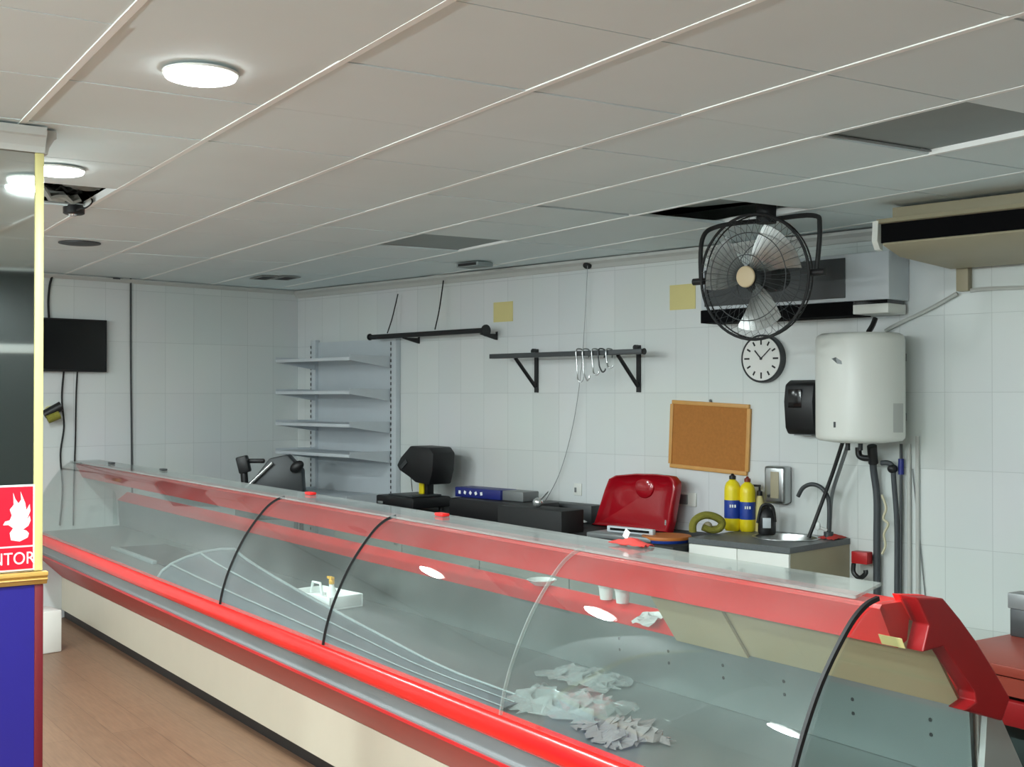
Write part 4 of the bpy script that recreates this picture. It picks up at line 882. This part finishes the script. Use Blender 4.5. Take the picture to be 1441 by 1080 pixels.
# hoses from heater to tap
wire('hose', 'straight black hose slanting from the water heater down to the sink tap', [at_y(1186, 622, YW-.2), at_y(1172, 665, YW-.17), at_y(1155, 712, YW-.17), at_y(1138, 757, YW-.22)], .011, 'rubber', 'hose')
wire('hose', 'grey braided hose slanting down behind the black hose to the tap', [at_y(1194, 624, YW-.16), at_y(1182, 660, YW-.13), at_y(1171, 696, YW-.10), at_y(1168, 735, YW-.09), at_y(1167, 752, YW-.09)], .011, 'grey', 'hose')
# heater pipes
t = thing('water_pipe', 'dark insulated pipe running straight down from the water heater, with elbow', 'pipe', (0, 0, 0))
pts = [at_y(1228, 628, YW-.12), at_y(1229, 660, YW-.06), at_y(1234, 700, YW-.04), at_y(1234, 760, YW-.04), at_y(1234, 835, YW-.04)]; pts.append(Vector((pts[-1].x, pts[-1].y, .02)))
B().tube(smoothpts(pts, 5), .019, 12).build('pipe_run', 'pipe', t)
B().tube(smoothpts([at_y(1228, 645, YW-.10), at_y(1216, 645, YW-.10), at_y(1209, 641, YW-.10), at_y(1208, 630, YW-.10)], 5), .017, 12).build('elbow', 'black', t)
B().cyl(at_y(1227, 628, YW-.12)+Vector((0, 0, .0)), at_y(1229, 652, YW-.08), .026, seg=14).build('valve_body', 'black', t)
t = thing('water_pipe', 'dark pipe bending right below the water heater and running down', 'pipe', (0, 0, 0))
pts = [at_y(1240, 652, YW-.06), at_y(1250, 652, YW-.055), at_y(1256, 658, YW-.05), at_y(1258, 680, YW-.045), at_y(1262, 740, YW-.04), at_y(1262, 835, YW-.04)]; pts.append(Vector((pts[-1].x, pts[-1].y, .02)))
B().tube(smoothpts(pts, 5), .014, 12).build('pipe_run', 'pipe', t); B().sph(at_y(1256, 660, YW-.05), (.055, .055, .05), 12).build('elbow', 'black', t)
t = thing('supply_pipe', 'thin pipe with a blue collar right of the dark heater pipes', 'pipe', (0, 0, 0))
pts = [at_y(1268, 625, YW-.03), at_y(1268, 700, YW-.03), at_y(1267, 835, YW-.03)]; pts.append(Vector((pts[-1].x, pts[-1].y, .02)))
B().tube(pts, .008, 10).build('pipe_run', 'dgrey', t); B().cyl(at_y(1268, 646, YW-.03), at_y(1268, 668, YW-.03), .015, seg=12).build('blue_collar', 'bluep', t)
for i, x in enumerate((1279, 1291)):
    a = wall(x, 625, .012); b_ = wall(x, 838, .012)
    solo('conduit', B().tube([(a.x, a.y, HC*.0+.02), (a.x, a.y, a.z+.04*i)], .011, 10), 'corn', ['pale vertical conduit beside the thin heater pipe, left of two', 'pale vertical conduit beside the thin heater pipe, right of two'][i], 'conduit', group='pale conduits right of the heater')
wire('thin_cable', 'thin grey cable slanting down the wall right of the pale conduits', [wall(1284, 660, .008), wall(1292, 740, .008), wall(1303, 850, .008)], .003, 'grey', 'cable')
wire('twine', 'beige twine hanging tangled between the heater pipes', [at_y(1241, 697, YW-.05), at_y(1247, 715, YW-.06), at_y(1243, 730, YW-.05), at_y(1250, 738, YW-.06), at_y(1244, 752, YW-.05), at_y(1246, 768, YW-.05), at_y(1241, 780, YW-.05)], .007, 'rope', 'twine')
c = at_y(1220, 790, YW-.05)
t = thing('valve_handle', 'red valve box with a black hook on the left heater pipe', 'valve', (c.x, YW-.09, c.z))
B().bx((-.055, -.03, -.01), (.04, .03, .055)).build('valve_box', 'dred', t, bevel=.005); B().tube(smoothpts([(-.045, -.02, -.012), (-.045, -.02, -.06), (-.01, -.02, -.085), (.025, -.02, -.06), (.025, -.02, -.04)], 5), .013, 8).build('hook', 'black', t)
B().bx((-.01, .031, .0), (.01, .089, .03)).build('mount', 'grey', t)

# ------------------------------------------------------------------ fan
fc = at_z(1058, 300, HC); FY = fc.y
c = at_y(1060, 390, FY)
D = (c-Vector((0, 0, CZ))).dot(FWD); r = 88*D/F
nrm = Vector((.03, -1, -.05)).normalized()
q = nrm.to_track_quat('Z', 'Y'); 
t = thing('industrial_fan', 'black caged industrial fan hanging from the opening in the ceiling', 'fan', c, rot=q.to_euler())
def ringpts(rad, z, n=48): return [(rad*math.cos(2*math.pi*k/n), rad*math.sin(2*math.pi*k/n), z) for k in range(n)]
b = B().tube(ringpts(r, .0), .0075, 8, closed=True)
B_ = b; b.tube(ringpts(r*.99, -.04), .004, 8, closed=True); b.build('cage_rim', 'blackm', t)
b = B()
for k in range(44):
    an = 2*math.pi*k/44; cs, sn = math.cos(an), math.sin(an)
    b.tube([(cs*.06, sn*.06, .065), (cs*r*.5, sn*r*.5, .062), (cs*r*.85, sn*r*.85, .04), (cs*r, sn*r, .002)], .0012, 4)
for rr, z in ((.35, .064), (.7, .053)): b.tube(ringpts(r*rr, z), .0025, 6, closed=True)
b.build('front_guard', 'dgrey', t)
b = B()
for k in range(44):
    an = 2*math.pi*k/44; cs, sn = math.cos(an), math.sin(an)
    b.tube([(cs*.07, sn*.07, -.14), (cs*r*.6, sn*r*.6, -.13), (cs*r*.9, sn*r*.9, -.09), (cs*r, sn*r, -.002)], .0012, 4)
b.tube(ringpts(r*.6, -.131), .0025, 6, closed=True)
b.build('rear_guard', 'dgrey', t)
B().cyl((0, 0, -.03), (0, 0, -.24), .085, .07, seg=28).build('motor', 'blackm', t, bevel=.008)
hb = B().cyl((0, 0, -.029), (0, 0, .03), .05, .042, seg=28).build('hub', 'dgrey', t, bevel=.004)
B().cyl((0, 0, .0665), (0, 0, .075), .055, .05, seg=28).build('badge', 'hubm', t, bevel=.003)
for k in range(3):
    a0 = R(52+120*k)
    def bl(u, v, a0=a0):
        rad = .045+u*(r*.86-.045); wd = (.07+.20*u**.8*(1.15-.35*u)); an = a0+(v-.5)*wd/max(rad, .06)*(.55+.45*u)*1.3-.25*u
        return Vector((rad*math.cos(an), rad*math.sin(an), .03-(v-.5)*-.06*(1-.3*u)-.02))
    B().grid(10, 8, bl, .003).build('blade', 'fanblade', t, ang=60)
# bracket parts work in world axes: convert to the fan's own axes
inv = (Matrix.Translation(c) @ q.to_matrix().to_4x4()).inverted()
def fl(v): return inv @ Vector(v)
up = Vector((0, 0, 1)); side = Vector((-nrm.y, nrm.x, 0)).normalized()
axm = c-nrm*.12
b = B(); tp = Vector((axm.x, axm.y, HC+.19)); b.cyl(fl((axm.x, axm.y, HC-.04)), fl(tp), .05, seg=20); b.build('ceiling_mount', 'blackm', t)
b = B(); S_ = side*(r+.03)
yk = [c-S_*.98-nrm*.03+up*0.0, c-S_*1.0-nrm*.05+up*(r*.70), c-S_*.8-nrm*.10+Vector((0, 0, HC-.035-c.z)), c-nrm*.12+Vector((0, 0, HC-.03-c.z)), c+S_*.8-nrm*.10+Vector((0, 0, HC-.035-c.z)), c+S_*1.0-nrm*.05+up*(r*.70), c+S_*.98-nrm*.03]
b.tube([fl(v) for v in smoothpts(yk, 6)], .012, 8); b.build('yoke', 'blackm', t)
for s in (-1, 1): B().cyl(fl(c+side*s*(r-.01)-nrm*.03), fl(c+side*s*(r+.07)-nrm*.03), .018, seg=14).build('pivot_knob', 'black', t)

# ------------------------------------------------------------------ right edge: second counter with red brown top
a = at_z(1352, 903, .88); e = at_z(1441, 889, .88)
cA, cE = to_c(a), to_c(e)
t = thing('side_counter', 'low counter with red brown top and red band at the right edge, behind the case', 'counter', from_c((-2.34, 3.10, 0)), AC)
d0 = .62; x1_ = 2.2
B().bx((.0, .0, .85), (x1_, d0, .88)).build('counter_top', 'brownred', t, bevel=.004)
B().bx((.02, .02, .06), (x1_-.02, d0-.02, .849)).build('counter_body', 'dgreen', t, smooth=False)
B().bx((.22, -.03, .72), (x1_, -.0005, .79)).build('red_band', 'framered', t, bevel=.004); B().bx((.0, -.012, .80), (x1_, -.0005, .849)).build('front_board', 'brownred', t, smooth=False)
B().bx((.05, .05, 0), (x1_-.05, d0-.05, .059)).build('plinth', 'black', t, smooth=False)
a = at_z(1425, 892, .88); 
zt = CZ-(832-557)/F*((a-Vector((0, 0, CZ))).dot(FWD))
t = thing('grey_post', 'dark grey boxed post standing on the red brown counter at the right edge', 'post', (a.x+.045, a.y-.02, .8805), R(-10))
B().bx((-.03, -.03, 0), (.05, .03, zt-.88-.05)).build('post_body', 'dgrey', t, bevel=.003); B().bx((-.035, -.035, zt-.9295), (.055, .035, zt-.88)).build('post_cap', 'grey', t, bevel=.003)
